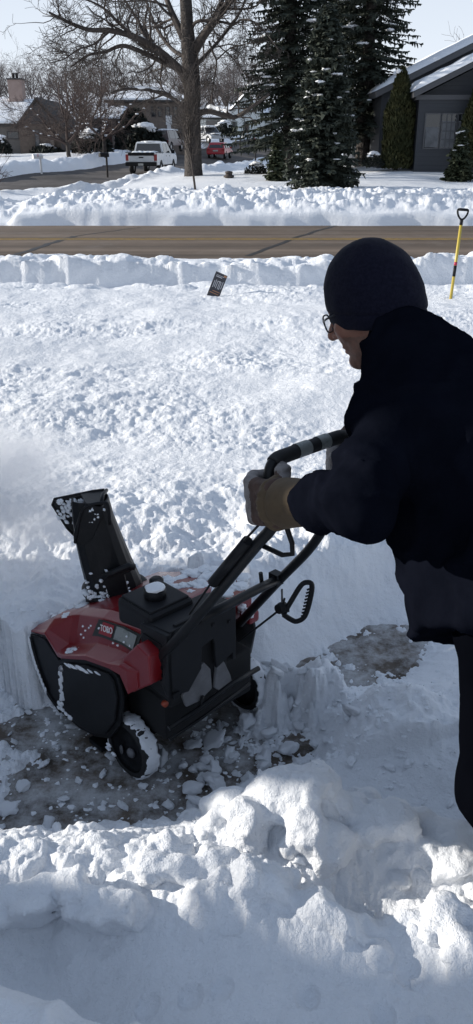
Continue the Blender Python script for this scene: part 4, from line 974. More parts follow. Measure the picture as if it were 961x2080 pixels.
# far woods: three prototypes copied, one by one
rnd_ = np.random.default_rng(77)
protos = []
for i in range(3):
    base = (-60+i*14, 168+i*6, float(terrain(-60+i*14, 168+i*6)))
    protos.append(bare_tree('woodland_tree', base, 10.0, 31+i, 'grey leafless tree in the far woods behind the houses', 'leafless trees in the far woods', 'farwood', spread=.75, dens=1.0, multi=5, r=.2))
spots = [(px, y) for y, xs in ((150, range(385, 540, 26)), (175, range(-220, 560, 36)), (205, range(-240, 600, 34))) for px in xs]
for i, (px, y) in enumerate(spots):
    y = y+rnd_.uniform(-9, 9); px = px+rnd_.uniform(-11, 11); x = (px-480.5)/1680*(y*.914); copy_tree(protos[i % 3], (x, y, float(terrain(x, y))-.3), rnd_.uniform(0, 6), rnd_.uniform(.8, 1.1))
bare_tree('bare_tree', (18.3, 78, float(terrain(18.3, 78))), 7.6, 45, 'round-headed bare tree rising behind the dark house roof', m='farwood', spread=.8, dens=1.35, multi=9, r=.2)
# sapling in the verge and bush at the edge
def sapling():
    rnd = np.random.default_rng(8); b = at_y(399, 402, 28.3); t = empty('sapling', b); tag(t, 'thin bare sapling standing in the snow bank before the big trunk', 'tree')
    Wp = lambda px, py, dy=0: at_y(px, py, 28.3+dy)-b; S = []
    st = [Wp(399, 412), Wp(396, 380), Wp(391, 340), Wp(387, 300), Wp(386, 262)]
    tr = []; q = spline(st, 4)
    for i in range(len(q)-1): tr.append((*q[i], *q[i+1], .042-.012*i/len(q), .042-.012*(i+1)/len(q)))
    P = dict(ns=[7, 4, 3], kids=[7, 3, 0], wig=.07, up=[.14, .1, .05], len=(.3, .5), rmin=.005)
    for _ in range(24):
        i = rnd.integers(8, len(q)); a = rnd.uniform(0, 2*PI); grow(S, rnd, q[i], np.array((math.cos(a)*.30, math.sin(a)*.30, 1)), rnd.uniform(1.0, 2.3), .013, 0, P)
    segs_mesh('stem', tr, M['twig'], t, 6); segs_mesh('twigs', S, M['twig'], t, 4)
sapling()
def bush(base, H, seed, label, n=16, m='redtwig', sp=.5):
    rnd = np.random.default_rng(seed); t = empty('bare_bush', base); tag(t, label, 'bush'); S = []
    P = dict(ns=[6, 4, 3], kids=[6, 3, 0], wig=.09, up=[.05, .04, .02], len=(.35, .55), rmin=.006)
    for _ in range(n):
        a = rnd.uniform(0, 2*PI); grow(S, rnd, np.array((0, 0, -.1)), np.array((math.cos(a)*sp, math.sin(a)*sp, 1)), H*rnd.uniform(.6, 1), .018, 0, P)
    segs_mesh('twigs', S, M[m], t, 4)
bush(at_y(-10, 385, 34), 1.7, 51, 'leafless bush at the left edge beside the side street')
# ---------------- conifers
def conifer(base, H, R, seed, label, needles='needle', snow=30, step=.24, skirt=.06, dens=1.0, fullness=.9, group=None, snow_at=(.1, .7)):
    rnd = np.random.default_rng(seed); t = empty('spruce_tree', base); tag(t, label, 'spruce', group)
    segs_mesh('trunk', [(0, 0, -.2, 0, 0, H*.5, H*.022, H*.013), (0, 0, H*.5, 0, 0, H*.99, H*.013, .012)], M['bark'], t, 8)
    Q, C, sn = [], [], []; z = H*skirt
    while z < H*.985:
        f = 1-z/H; rad = R*(f**fullness)*(1-.12*math.exp(-((z/H-.02)/.05)**2)); nb = int(6+7*min(1, rad/1.2)); a0 = rnd.uniform(0, 6.28)
        for k in range(nb):
            a = a0+2*PI*k/nb+rnd.normal()*.16; L = max(.1, rad*rnd.uniform(.68, 1.14)); out = np.array((math.cos(a), math.sin(a), 0)); side = np.array((-out[1], out[0], 0))
            dip = rnd.uniform(.16, .42)*(1 if f > .25 else -.3); ns = max(3, int(L/.08*dens)); zz = z+rnd.normal()*step*.35
            def pt(u): return out*(L*u)+np.array((0, 0, zz-dip*L*u+(.30*dip*L)*u**3))
            for i in range(ns):
                u = (i+.7)/ns; c = pt(u); tw = (.16+.30*L*(1-u)*.55)*rnd.uniform(.7, 1.2)*min(1, .4+u*2)
                for s_ in (1, -1):
                    d = side*s_*rnd.uniform(.6, 1)+out*rnd.uniform(.35, .9)+np.array((0, 0, -rnd.uniform(.05, .55))); d /= np.linalg.norm(d)
                    w = np.cross(d, np.array((0, 0, 1.))+rnd.normal(size=3)*.45); w /= max(np.linalg.norm(w), 1e-6); wd = .034+.034*rnd.random()
                    e = c+d*tw; mid = c+d*tw*.55+rnd.normal(size=3)*.012
                    Q += [c-w*wd*.3, c+w*wd*.3, mid+w*wd, mid-w*wd]; Q += [mid-w*wd, mid+w*wd, e+w*wd*.12, e-w*wd*.12]
                hg = np.array((rnd.normal()*.05, rnd.normal()*.05, -rnd.uniform(.07, .22))); wv = out*(.03+.03*rnd.random())+side*rnd.normal()*.04
                Q += [c-wv, c+wv, c+wv*.3+hg, c-wv*.3+hg]
            if rnd.random() < .16*snow/30 and snow_at[0] < z/H < snow_at[1]:
                u = rnd.uniform(.5, .95); s0 = rnd.uniform(.04, .13)*min(1.5, .5+R*.3)
                for _ in range(rnd.integers(1, 4)): sn.append((pt(min(1, u+rnd.normal()*.1))+side*rnd.normal()*s0*.8+np.array((0, 0, .03)), (s0*rnd.uniform(.7, 1.4), s0*rnd.uniform(.7, 1.4), s0*rnd.uniform(.2, .4))))
        z += step*rnd.uniform(.75, 1.2)*(0.6+.5*f)
    V = np.array(Q); F = np.arange(len(V)).reshape(-1, 4); mesh_np('foliage', V, F, M[needles], t, smooth=False)
    if sn: snow_crust('snow_load', sn, t, seed, .7)['kind'] = 'stuff'
    return t
conifer(at_y(652, 388, 30.6), 5.6, 1.40, 61, 'broad young spruce with snow patches, nearest the road in front of the tall ones', 'needle', 26, .15, .03, 1.25, .55, snow_at=(.2, .85))
conifer(at_y(585, 350, 41), 14.5, 3.1, 62, 'tall dark spruce nearest the big bare tree', 'needle', 26, .34, .10, .75, .75)
conifer(at_y(735, 345, 43), 17.0, 3.1, 63, 'tallest dark spruce close to the dark grey house', 'needle', 26, .36, .10, .75, .8)
conifer(at_y(672, 345, 46), 15.5, 2.7, 64, 'tall dark spruce between two others behind the broad young spruce', 'needle', 20, .36, .12, .75, .8)
conifer(at_y(562, 365, 35.5), 1.75, .50, 65, 'knee-high small spruce beside the broad young spruce', 'needle2', 8, .10, .03, 1.6, .8)
conifer(at_y(930, 362, 34.5), 1.75, .66, 66, 'small snow-tipped spruce before the dark house window', 'needle2', 30, .10, .03, 1.5, .85, snow_at=(.5, 1))
def arborvitae(base, H, R, seed, label):
    rnd = np.random.default_rng(seed); t = empty('arborvitae', base); tag(t, label, 'cedar')
    segs_mesh('stem', [(0, 0, -.1, 0, 0, H*.7, .09, .03)], M['bark'], t, 6)
    n = 8500; z = rnd.random(n)**1.15*H; prof = np.interp(z/H, [0, .05, .25, .6, .85, 1], [.80, .95, 1, .80, .45, .05])*R*(1+.10*np.sin(z*3.1+seed))
    a = rnd.uniform(0, 2*PI, n); r = prof*np.sqrt(rnd.uniform(.55, 1.06, n))*(1+.10*pn(np.cos(a)*2, np.sin(a)*2, z*1.2))
    c = np.stack([np.cos(a)*r, np.sin(a)*r, z], 1); out = np.stack([np.cos(a), np.sin(a), np.zeros(n)], 1); tan = np.stack([-np.sin(a), np.cos(a), np.zeros(n)], 1)
    up = np.array((0, 0, 1.))+out*rnd.uniform(-.05, .55, n)[:, None]+tan*rnd.normal(size=n)[:, None]*.35; h = rnd.uniform(.07, .2, n)[:, None]; w = (tan*rnd.uniform(.3, 1, n)[:, None]+out*rnd.normal(size=n)[:, None]*.7)*rnd.uniform(.02, .045, n)[:, None]
    V = np.stack([c-w*.4, c+w*.4, c+up*h*.6+w, c+up*h+w*.1, c+up*h*.6-w], 1).reshape(-1, 3); mesh_np('foliage', V, np.arange(len(V)).reshape(-1, 5), M['arbor'], t, smooth=False)
    snow_crust('snow_load', [(np.array((rnd.normal()*.12-.08, rnd.normal()*.1, H*rnd.uniform(.9, 1.0))), (.10, .10, .08)) for _ in range(6)], t, seed)['kind'] = 'stuff'
arborvitae(at_y(804, 343, 38.2), 3.75, .66, 71, 'tall cone-shaped cedar at the corner of the dark house, nearest the spruces')
arborvitae(at_y(966, 340, 37.0), 3.5, .72, 72, 'tall cone-shaped cedar right of the dark house window')
def snow_shrub(base, r, h, seed, label, leaf=500):
    rnd = np.random.default_rng(seed); t = empty('snowy_shrub', base); tag(t, label, 'shrub')
    a = rnd.uniform(0, 2*PI, leaf); q = np.sqrt(rnd.random(leaf)); z = rnd.random(leaf)*np.sqrt(1-q*q*.9)*h; c = np.stack([np.cos(a)*q*r, np.sin(a)*q*r*.8, z], 1); d = rnd.normal(size=(leaf, 3)); w = rnd.normal(size=(leaf, 3)); s_ = .08*r
    V = np.stack([c-w*s_*.6, c+d*s_, c+w*s_*.6, c-d*s_], 1).reshape(-1, 3); mesh_np('foliage', V, np.arange(len(V)).reshape(-1, 4), M['evergreen'], t, smooth=False)
    sp = [((math.cos(b)*r*.45*u, math.sin(b)*r*.4*u, h*(1.02-.35*u*u)), (r*.30*rnd.uniform(.5, 1.2), r*.28*rnd.uniform(.5, 1.2), h*.07)) for b, u in [(rnd.uniform(0, 6.3), rnd.random()) for _ in range(11)]]
    snow_crust('snow_cap', sp, t, seed, .5)['kind'] = 'stuff'
snow_shrub(at_y(520, 356, 41), .55, .55, 81, 'low shrub capped with snow left of the small spruce')
snow_shrub(at_y(188, 310, 70), 1.6, 1.6, 82, 'big rounded shrub buried in snow between the two twiggy trees', 700)
snow_shrub(at_y(295, 306, 72), 1.7, 1.9, 83, 'large snow-topped shrub directly behind the white pickup', 1400)
snow_shrub(at_y(757, 338, 38), .5, .55, 84, 'small frosted shrub at the foot of the corner cedar')
snow_shrub(at_y(4, 312, 68), .8, 1.2, 85, 'dark shrub with snow clumps by the grey house wall', 1000)
snow_shrub(at_y(456, 276, 110), 1.5, 1.6, 86, 'dark clipped shrub in front of the white house', 700)
snow_shrub(at_y(95, 316, 72.5), 1.4, .8, 87, 'low snow-covered bed shrub under the grey house narrow window', 400)
def hedge(base, rx, h, seed, label):
    rnd = np.random.default_rng(seed); t = empty('rounded_hedge', base); tag(t, label, 'hedge'); n = 5000; d = rnd.normal(size=(n, 3)); d /= np.linalg.norm(d, axis=1)[:, None]; d[:, 2] = np.abs(d[:, 2])
    c = d*np.array((rx, rx*.8, h))*rnd.uniform(.8, 1.02, n)[:, None]; u, w = rnd.normal(size=(n, 3))*.12, rnd.normal(size=(n, 3))*.09
    V = np.stack([c-w, c+u, c+w, c-u], 1).reshape(-1, 3); mesh_np('foliage', V, np.arange(len(V)).reshape(-1, 4), M['evergreen'], t, smooth=False)
hedge(at_y(274, 306, 79), 1.65, 3.3, 91, 'tall dark rounded evergreen in front of the brick house')

# cedars added out of view left of the driveway to shade machine and man
for i_, (x_, dy_) in enumerate(((-2.95, 0), (-3.85, .10), (-4.75, .22))):
    arborvitae((x_, 2.50+dy_, .1), 4.7-.2*i_, .56, 75+i_, ('added shade cedar nearest the snow thrower, first of the unseen row', 'middle cedar of the unseen row added for shade', 'last cedar of the unseen row added for shade, farthest from the man')[i_])
# ------------------------------------------------------------------ houses across the road
M['grey_siding'] = mat('grey_stone_wall', (0.16, 0.148, 0.135), 0.85, noise=(3, (0.12, 0.108, 0.10), 0.4, 0.7), bump=(8, .3, .03))
M['brown_brick'] = mat('brown_brick', (0.12, 0.096, 0.08), 0.9, noise=(4, (0.085, 0.067, 0.056), 0.4, 0.7), bump=(10, .3, .03))
M['tan_brick'] = mat('tan_brick', (0.20, 0.165, 0.14), 0.9, noise=(4, (0.15, 0.12, 0.10), 0.4, 0.7), bump=(10, .3, .03))
M['gable_dark'] = mat('dark_gable', (0.06, 0.055, 0.055), 0.8)
M['chimney'] = mat('chimney_render', (0.36, 0.27, 0.235), 0.85, noise=(3, (0.30, 0.22, 0.19), 0.4, 0.7))
M['white_siding'] = mat('white_siding', (0.62, 0.66, 0.66), 0.7)
M['shutter'] = mat('dark_shutter', (0.10, 0.12, 0.11), 0.6)
M['trim_white'] = mat('white_trim', (0.7, 0.7, 0.7), 0.6)
M['glass'] = mat('window_glass', (0.02, 0.022, 0.026), 0.06, spec=0.8)
M['curtain'] = mat('pale_blind', (0.15, 0.155, 0.165), 0.8, noise=(3, (.09, .095, .10), .4, .65))
M['fascia'] = mat('grey_fascia', (0.085, 0.086, 0.092), 0.7)
M['shingle'] = mat('dark_shingle', (0.05, 0.048, 0.046), 0.9)
m = mat('slate_siding', (0.034, 0.038, 0.046), 0.6); M['slate'] = m
nt = m.node_tree; tc = nt.nodes.new('ShaderNodeTexCoord'); sx = nt.nodes.new('ShaderNodeSeparateXYZ'); mu = nt.nodes.new('ShaderNodeMath'); mu.operation = 'MULTIPLY'; mu.inputs[1].default_value = 6.0
fr = nt.nodes.new('ShaderNodeMath'); fr.operation = 'FRACT'; bp = nt.nodes.new('ShaderNodeBump'); bp.inputs['Strength'].default_value = .8; bp.inputs['Distance'].default_value = .02
nt.links.new(tc.outputs['Object'], sx.inputs[0]); nt.links.new(sx.outputs['Z'], mu.inputs[0]); nt.links.new(mu.outputs[0], fr.inputs[0]); nt.links.new(fr.outputs[0], bp.inputs['Height']); nt.links.new(bp.outputs['Normal'], nt.nodes['Principled BSDF'].inputs['Normal'])
def gable_y(b, x0, x1, y0, y1, ze, zr, th, over=.35):
    """roof slabs with the ridge along y"""
    xm = (x0+x1)/2; s = (zr-ze)/(xm-x0)
    for sg, xa in ((1, x0), (-1, x1)):
        e = xa-sg*over; b.prism([(e, ze-over*s), (xm, zr), (xm, zr+th), (e, ze-over*s+th)], y0-over, y1+over, 'y')
def gable_x(b, x0, x1, y0, y1, ze, zr, th, over=.4):
    ym = (y0+y1)/2; s = (zr-ze)/(ym-y0)
    for sg, ya in ((1, y0), (-1, y1)):
        e = ya-sg*over; b.prism([(e, ze-over*s), (ym, zr), (ym, zr+th), (e, ze-over*s+th)], x0-over, x1+over, 'x')
def snow_slab(name, poly, d0, d1, ax, parent, seed=0, n=60):
    """soft rounded snow blanket: a polyline (2D profile of the roof) swept along an axis, with a drooping irregular edge"""
    pts = np.array(spline(poly, 10) if len(poly) > 2 else [np.array(poly[0])*(1-t)+np.array(poly[1])*t for t in np.linspace(0, 1, 30)]); ds = np.linspace(d0, d1, n); k = len(pts); V = []
    for i, d in enumerate(ds):
        e = min(i, n-1-i)/3.0; e = min(1, e)
        for j, p in enumerate(pts):
            f = min(j, k-1-j)/4.0; th = SNOWT*(min(1, f)**.5)*(e**.5)*(1+.25*float(pn(d*.9+seed, j*.25, .5))); V.append((p[0], p[1]+.01+th, d))
        for p in pts: V.append((p[0], p[1]+.01, d))
    V = np.array(V); V = {'y': V[:, [0, 2, 1]], 'x': V[:, [2, 0, 1]]}[ax]; r = 2*k; F = []
    for i in range(n-1):
        for j in range(k-1): F += [(i*r+j, i*r+j+1, (i+1)*r+j+1, (i+1)*r+j), (i*r+k+j+1, i*r+k+j, (i+1)*r+k+j, (i+1)*r+k+j+1)]
        F += [(i*r+k, i*r, (i+1)*r, (i+1)*r+k), (i*r+k-1, i*r+2*k-1, (i+1)*r+2*k-1, (i+1)*r+k-1)]
    return mesh_np(name, V, np.array(F), M['snowfar'], parent)
SNOWT = .26
def bx(name, a, c, m, parent, bevel=0): return MB().box(a, c).build(name, m, parent, bevel)
def window(parent, x0, x1, z0, z1, y, frame=M['trim_white'], glass=M['glass'], bars=(1, 1), fw=.06, recess=.04):
    b = MB(); b.box((x0-fw, y-.05, z0-fw), (x1+fw, y-.02, z0)); b.box((x0-fw, y-.05, z1), (x1+fw, y-.02, z1+fw)); b.box((x0-fw, y-.05, z0), (x0, y-.02, z1)); b.box((x1, y-.05, z0), (x1+fw, y-.02, z1))
    for k in range(1, bars[0]): xx = x0+(x1-x0)*k/bars[0]; b.box((xx-.02, y-.045, z0), (xx+.02, y-.022, z1))
    for k in range(1, bars[1]): zz = z0+(z1-z0)*k/bars[1]; b.box((x0, y-.043, zz-.02), (x1, y-.024, zz+.02))
    w = b.build('window', frame, parent); bx('pane', (x0, y-.03, z0), (x1, y-.012, z1), glass, w); return w
# --- dark grey house on the right
def dark_house():
    g = float(terrain(8, 40))+SD-.1; L = lambda px, y: (px-480.5)/1680*(y*.914+.45); Zp = lambda py, y, px=860: at_y(px, py, y)[2]
    t = empty('dark_house', (L(880, 40), 40, g)); tag(t, 'dark slate-grey house with snow on its two front-facing gables', 'house'); o = np.array(t.location)
    X0, X1 = L(766, 40), L(766, 40)+14.5; ze = Zp(193, 40, 766); xm = (X0+X1)/2; zr = ze+(xm-X0)*.46
    loc = lambda a: tuple(np.array(a)-o)
    b = MB(); P = [(X0, g-1), (X1, g-1), (X1, ze), (xm, zr), (X0, ze)]; b.prism([(x-o[0], z-o[2]) for x, z in P], 0, 12, 'y'); b.build('wall', M['slate'], t)
    r = MB(); gable_y(r, X0-o[0], X1-o[0], 0, 12, ze-o[2]+.02, zr-o[2]+.02, .24, .30); rf = r.build('roof', M['fascia'], t)
    snow_slab('roof_snow', [(X0-.34-o[0], ze-.30*.46+.26-o[2]), (xm-o[0], zr+.26-o[2])], -.34, 12.3, 'y', rf, 1); snow_slab('roof_snow', [(xm-o[0], zr+.26-o[2]), (X1+.34-o[0], ze-.30*.46+.26-o[2])], -.34, 12.3, 'y', rf, 2)
    # projecting front room
    yf = 37.6; A0 = L(840, yf); A1 = A0+6.2; ze2 = Zp(196, yf, 840); am = (A0+A1)/2; zr2 = ze2+(am-A0)*.47
    b = MB(); b.box((A0-o[0], yf-40, -1), (A1-o[0], -.01, ze2-o[2])); fr_ = b.build('front_room', M['slate'], t)
    b = MB(); b.prism([(A0-o[0], ze2-o[2]), (A1-o[0], ze2-o[2]), (am-o[0], zr2-o[2])], yf-40+.35, -.01, 'y'); b.build('gable_panel', M['slate'], fr_)
    b = MB(); b.box((A0-.15-o[0], yf-40-.06, ze2-.12-o[2]), (A1+.15-o[0], yf-40+.36, ze2+.06-o[2])); b.build('beam', M['fascia'], fr_)
    r = MB(); gable_y(r, A0-o[0], A1-o[0], yf-40, .0, ze2-o[2]+.08, zr2-o[2]+.08, .22, .28); rf = r.build('roof', M['fascia'], t)
    snow_slab('roof_snow', [(A0-.32-o[0], ze2-.28*.47+.30-o[2]), (am-o[0], zr2+.30-o[2])], yf-40-.31, .0, 'y', rf, 3, 30); snow_slab('roof_snow', [(am-o[0], zr2+.30-o[2]), (A1+.32-o[0], ze2-.28*.47+.30-o[2])], yf-40-.31, .0, 'y', rf, 4, 30)
    zt, zb = Zp(232, yf, 890)-o[2], Zp(300, yf, 890)-o[2]
    for a, c in ((856, 884), (888, 916), (920, 940)):
        x0, x1 = L(a, yf)-o[0], L(c, yf)-o[0]; w = window(t, x0, x1, zb, zt, yf-40, M['fascia'], bars=((1, 1) if a < 880 else (3, 4)), fw=.05)
        bx('blind', (x0+.02, yf-40-.0345, zb+.02), (x1-.02, yf-40-.031, zb+(zt-zb)*(.62 if a < 880 else .80)), M['curtain'], w)
    b = MB(); x = L(781, 39.8)-o[0]; b.tube([(x, -.08, ze-o[2]-.1), (x, -.08, .0)], .045, 8); b.build('downspout', M['fascia'], t)
    # lower wing to the left and back
    W0, W1 = L(728, 45), X0+.2; zw = Zp(212, 45, 740)
    b = MB(); b.box((W0-o[0], 5, -1), (W1-o[0], 11.9, zw-o[2])); wg = b.build('side_wing', M['slate'], t)
    r = MB(); r.prism([(W0-.3-o[0], zw-.1-o[2]), (W1-.05-o[0], zw+.9-o[2]), (W1-.05-o[0], zw+1.08-o[2]), (W0-.3-o[0], zw+.08-o[2])], 4.7, 11.7, 'y'); rr = r.build('wing_roof', M['fascia'], wg)
    b = MB(); b.box((L(748, 45)-o[0], 4.94, Zp(265, 45)-o[2]), (L(756, 45)-o[0], 4.99, Zp(252, 45)-o[2])); b.build('meter_box', M['fascia'], wg)
dark_house()
# --- grey and brown house on the left
def grey_house():
    Y = 74.0; k = 1680/(Y*.914+.3); L = lambda px: (px-480.5)/k; Zp = lambda py: at_y(60, py, Y)[2]; g = Zp(312); o = np.array((L(50), Y, g))
    t = empty('grey_house', o); tag(t, 'low grey stone house with deep snow on its roof and a tall two-flue chimney', 'house')
    A = lambda px: L(px)-o[0]; ze, zr = Zp(254)-g, Zp(203)-g
    bx('wall', (A(-190), 0, -1), (A(52), 9, ze), M['grey_siding'], t)
    r = MB(); gable_x(r, A(-190), A(60), 0, 9, ze, zr, .18, .3); rf = r.build('roof', M['shingle'], t)
    snow_slab('roof_snow', [(-.35, ze+.1), (4.5, zr+.2)], A(-195), A(66), 'x', rf, 5)
    # brown cross gable
    b = MB(); b.prism([(A(50), -1), (A(132), -1), (A(132), ze), (A(90), zr-.05), (A(50), ze)], -1.2, 8, 'y'); b.build('gable_wing', M['brown_brick'], t)
    b = MB(); b.prism([(A(54), ze+.05), (A(128), ze+.05), (A(90), zr-.15)], -1.26, -1.203, 'y'); b.build('gable_panel', M['gable_dark'], t)
    r = MB(); gable_y(r, A(50), A(132), -1.2, 8, ze, zr, .16, .25); rf = r.build('gable_roof', M['shingle'], t)
    w = window(t, A(20), A(41), Zp(281)-g, Zp(268)-g, 0, M['gable_dark']); w = window(t, A(82), A(89), Zp(298)-g, Zp(266)-g, -1.2, M['gable_dark'], M['curtain'])
    bx('corner_post', (A(113), -1.6, -.5), (A(119), -1.21, ze-.1), M['tan_brick'], t)
    c = MB(); c.box((A(9), 3.4, zr-1.2), (A(38), 4.6, Zp(155)-g)); ch_ = c.build('chimney', M['chimney'], t, .02)
    c = MB(); c.box((A(7.5), 3.3, Zp(155)-g+.002), (A(39.5), 4.7, Zp(152)-g)); c.build('chimney_cap', M['gable_dark'], ch_)
    for px in (19, 26):
        c = MB(); c.lathe([(.12, 0), (.12, .3), (.16, .32), (.16, .40), (.0001, .44)], Matrix.Translation((A(px), 4, Zp(152)-g)), 12); c.build('flue', M['gable_dark'], ch_)
grey_house()
# --- two-storey tan brick house
def brick_house():
    Y = 86.0; k = 1680/(Y*.914+.2); L = lambda px: (px-480.5)/k; Zp = lambda py: at_y(300, py, Y)[2]; g = Zp(308); o = np.array((L(310), Y, g))
    t = empty('brick_house', o); tag(t, 'two-storey tan brick house with a snowy hipped roof behind the white pickup', 'house'); A = lambda px: L(px)-o[0]
    ze, zr = Zp(208)-g, Zp(168)-g
    bx('wall', (A(228), 0, -1), (A(376), 10, ze), M['tan_brick'], t)
    def hip(x0, x1, y0, y1, z0, z1, ins, th, nm, m, par, over=.5):
        x0, x1, y0, y1 = x0-over, x1+over, y0-over, y1+over; ym = (y0+y1)/2
        vs = [(x0, y0, z0), (x1, y0, z0), (x1, y1, z0), (x0, y1, z0), (x0+ins, ym, z1), (x1-ins, ym, z1)]; vs += [(x, y, z-th) for x, y, z in vs[:4]]
        b = MB(); b.add(vs, [(0, 1, 5, 4), (1, 2, 5), (2, 3, 4, 5), (3, 0, 4), (6, 7, 1, 0), (7, 8, 2, 1), (8, 9, 3, 2), (9, 6, 0, 3), (9, 8, 7, 6)]); return b.build(nm, m, par, .06)
    rf = hip(A(228), A(376), 0, 10, ze+.16, zr, 3.0, .15, 'roof', M['shingle'], t); hip(A(228), A(376), 0, 10, ze+.36, zr+.25, 3.0, .18, 'roof_snow', M['snowfar'], rf, .45)
    for px in (315, 328, 343, 358): window(t, A(px-3), A(px+3), Zp(236)-g, Zp(218)-g, 0, M['gable_dark'])
    for px in (318, 366): window(t, A(px-3.5), A(px+3.5), Zp(285)-g, Zp(262)-g, 0, M['gable_dark'])
    bx('door', (A(341), -.06, .1), (A(349), -.002, 2.3), M['trim_white'], t); bx('door_arch', (A(339), -.09, 2.31), (A(351), -.003, 3.1), M['trim_white'], t)
    # garage wing on the left with its snowy roof and a post
    bx('garage', (A(180), -3.5, -1), (A(262), -.01, Zp(246)-g), M['gable_dark'], t); r = MB(); gable_x(r, A(180), A(262), -3.5, 3.0, Zp(246)-g, Zp(222)-g, .15, .3); gr = r.build('garage_roof', M['shingle'], t)
    snow_slab('roof_snow', [(-3.8, Zp(246)-g+.1), (-.3, Zp(222)-g+.15)], A(178), A(264), 'x', gr, 6)
    bx('garage_door', (A(222), -3.56, 0), (A(240), -3.502, 2.3), mat('red_brown_door', (.07, .03, .025), .7), t); bx('brick_pier', (A(241), -4.0, -.3), (A(248), -3.51, Zp(248)-g), M['tan_brick'], t)
brick_house()
# --- white house at the end of the street
def white_house():
    Y = 118.0; k = 1680/(Y*.914-.8); L = lambda px: (px-480.5)/k; Zp = lambda py: at_y(480, py, Y)[2]; g = Zp(272); o = np.array((L(480), Y, g))
    t = empty('white_house', o); tag(t, 'white house with dark shutters at the far end of the side street', 'house'); A = lambda px: L(px)-o[0]
    ze, zr = Zp(240)-g, Zp(217)-g
    bx('wall', (A(405), 0, -2), (A(560), 8, ze), M['white_siding'], t); r = MB(); gable_x(r, A(405), A(560), 0, 8, ze, zr, .15, .4); rf = r.build('roof', M['shingle'], t); snow_slab('roof_snow', [(-.4, ze+.05), (4, zr+.15)], A(402), A(563), 'x', rf, 7)
    b = MB(); b.prism([(A(462), -2), (A(536), -2), (A(536), Zp(236)-g), (A(497), Zp(196)-g), (A(462), Zp(236)-g)], -2.5, 6, 'y'); b.build('front_gable', M['white_siding'], t)
    r = MB(); gable_y(r, A(462), A(536), -2.5, 6, Zp(236)-g, Zp(196)-g, .15, .3); rf = r.build('gable_roof', M['shingle'], t)
    snow_slab('roof_snow', [(A(458), Zp(239)-g+.12), (A(497), Zp(196)-g+.17)], -2.8, 6, 'y', rf, 8, 30); snow_slab('roof_snow', [(A(497), Zp(196)-g+.17), (A(540), Zp(239)-g+.12)], -2.8, 6, 'y', rf, 9, 30)
    bx('porch', (A(420), -2.2, -2), (A(458), -.01, Zp(246)-g), M['grey_siding'], t)
    for px in (476, 500):
        w = window(t, A(px-2.6), A(px+2.6), Zp(268)-g, Zp(249)-g, -2.5, M['shutter']); bx('shutter', (A(px-6), -2.56, Zp(268)-g), (A(px-3.4), -2.503, Zp(249)-g), M['shutter'], w); bx('shutter', (A(px+3.4), -2.56, Zp(268)-g), (A(px+6), -2.503, Zp(249)-g), M['shutter'], w)
    window(t, A(440), A(450), Zp(264)-g, Zp(252)-g, -2.2, M['shutter'])
    bx('chimney', (A(486), 3, zr-1), (A(494), 4, Zp(183)-g), M['tan_brick'], t)
white_house()

# --- house corner added out of view on the left to shade the lower foreground
def shade_corner():
    t = empty('shade_house', (-5.6, .82, 0)); tag(t, 'unseen tan brick house corner added left of the camera to shade the foreground', 'house')
    b = MB(); b.box((-5.5, -5.0, -.3), (0, 1.0, 2.7)); b.build('wall', M['tan_brick'], t)
    b = MB(); b.prism([(-5.9, 2.72), (.38, 2.72), (.38, 2.86), (-2.7, 4.2), (-5.9, 2.86)], -5.3, 1.12, 'y'); b.build('roof', M['shingle'], t)
    window(t, -3.4, -2.2, .9, 2.1, -5.0)
shade_corner()

for x_, y_, r_, h_, l_ in ((-4.9, 1.37, .5, 2.2, 'tall unseen evergreen bush added at the brick corner to break up its shadow edge'), (-5.3, 2.0, .42, 1.1, 'smaller unseen evergreen bush added beyond the brick corner for its shadow')):
    hedge((x_, y_, .1), r_, h_, int(abs(x_)*10), l_)  # bushes added out of view to make the corner's shadow edge irregular
# ------------------------------------------------------------------ vehicles
M['car_white'] = mat('white_car_paint', (0.62, 0.64, 0.66), 0.3, coat=.5, noise=(2, (.52, .54, .56), .4, .7))
M['car_red'] = mat('red_car_paint', (0.42, 0.02, 0.03), 0.3, coat=.5)
M['car_silver'] = mat('silver_car_paint', (0.42, 0.43, 0.44), 0.35, metal=.3, coat=.4)
M['car_dark'] = mat('dark_car_paint', (0.05, 0.03, 0.032), 0.35, coat=.4)
M['tail'] = mat('tail_lamp', (0.30, 0.02, 0.02), 0.3)
M['plate'] = mat('number_plate', (0.45, 0.45, 0.42), 0.5)
M['chrome'] = mat('bright_bumper', (0.5, 0.5, 0.5), 0.35, metal=.7)
def car_wheel(t, x, y, r, w=.22):
    e = empty('wheel'); e.parent = t; c = Matrix.Translation((x, y, r)) @ Matrix.Rotation(PI/2, 4, 'X')
    b = MB(); b.lathe([(r*.62, -w/2), (r*.93, -w/2), (r, -w*.35), (r, w*.35), (r*.93, w/2), (r*.62, w/2)], c, 24, cap=False); b.build('tyre', M['rubber'], e)
    b = MB(); b.lathe([(.0001, w*.40), (r*.3, w*.42), (r*.62, w*.34), (r*.62, -w*.34), (r*.3, -w*.42), (.0001, -w*.40)], c, 20); b.build('rim', M['chrome'], e)
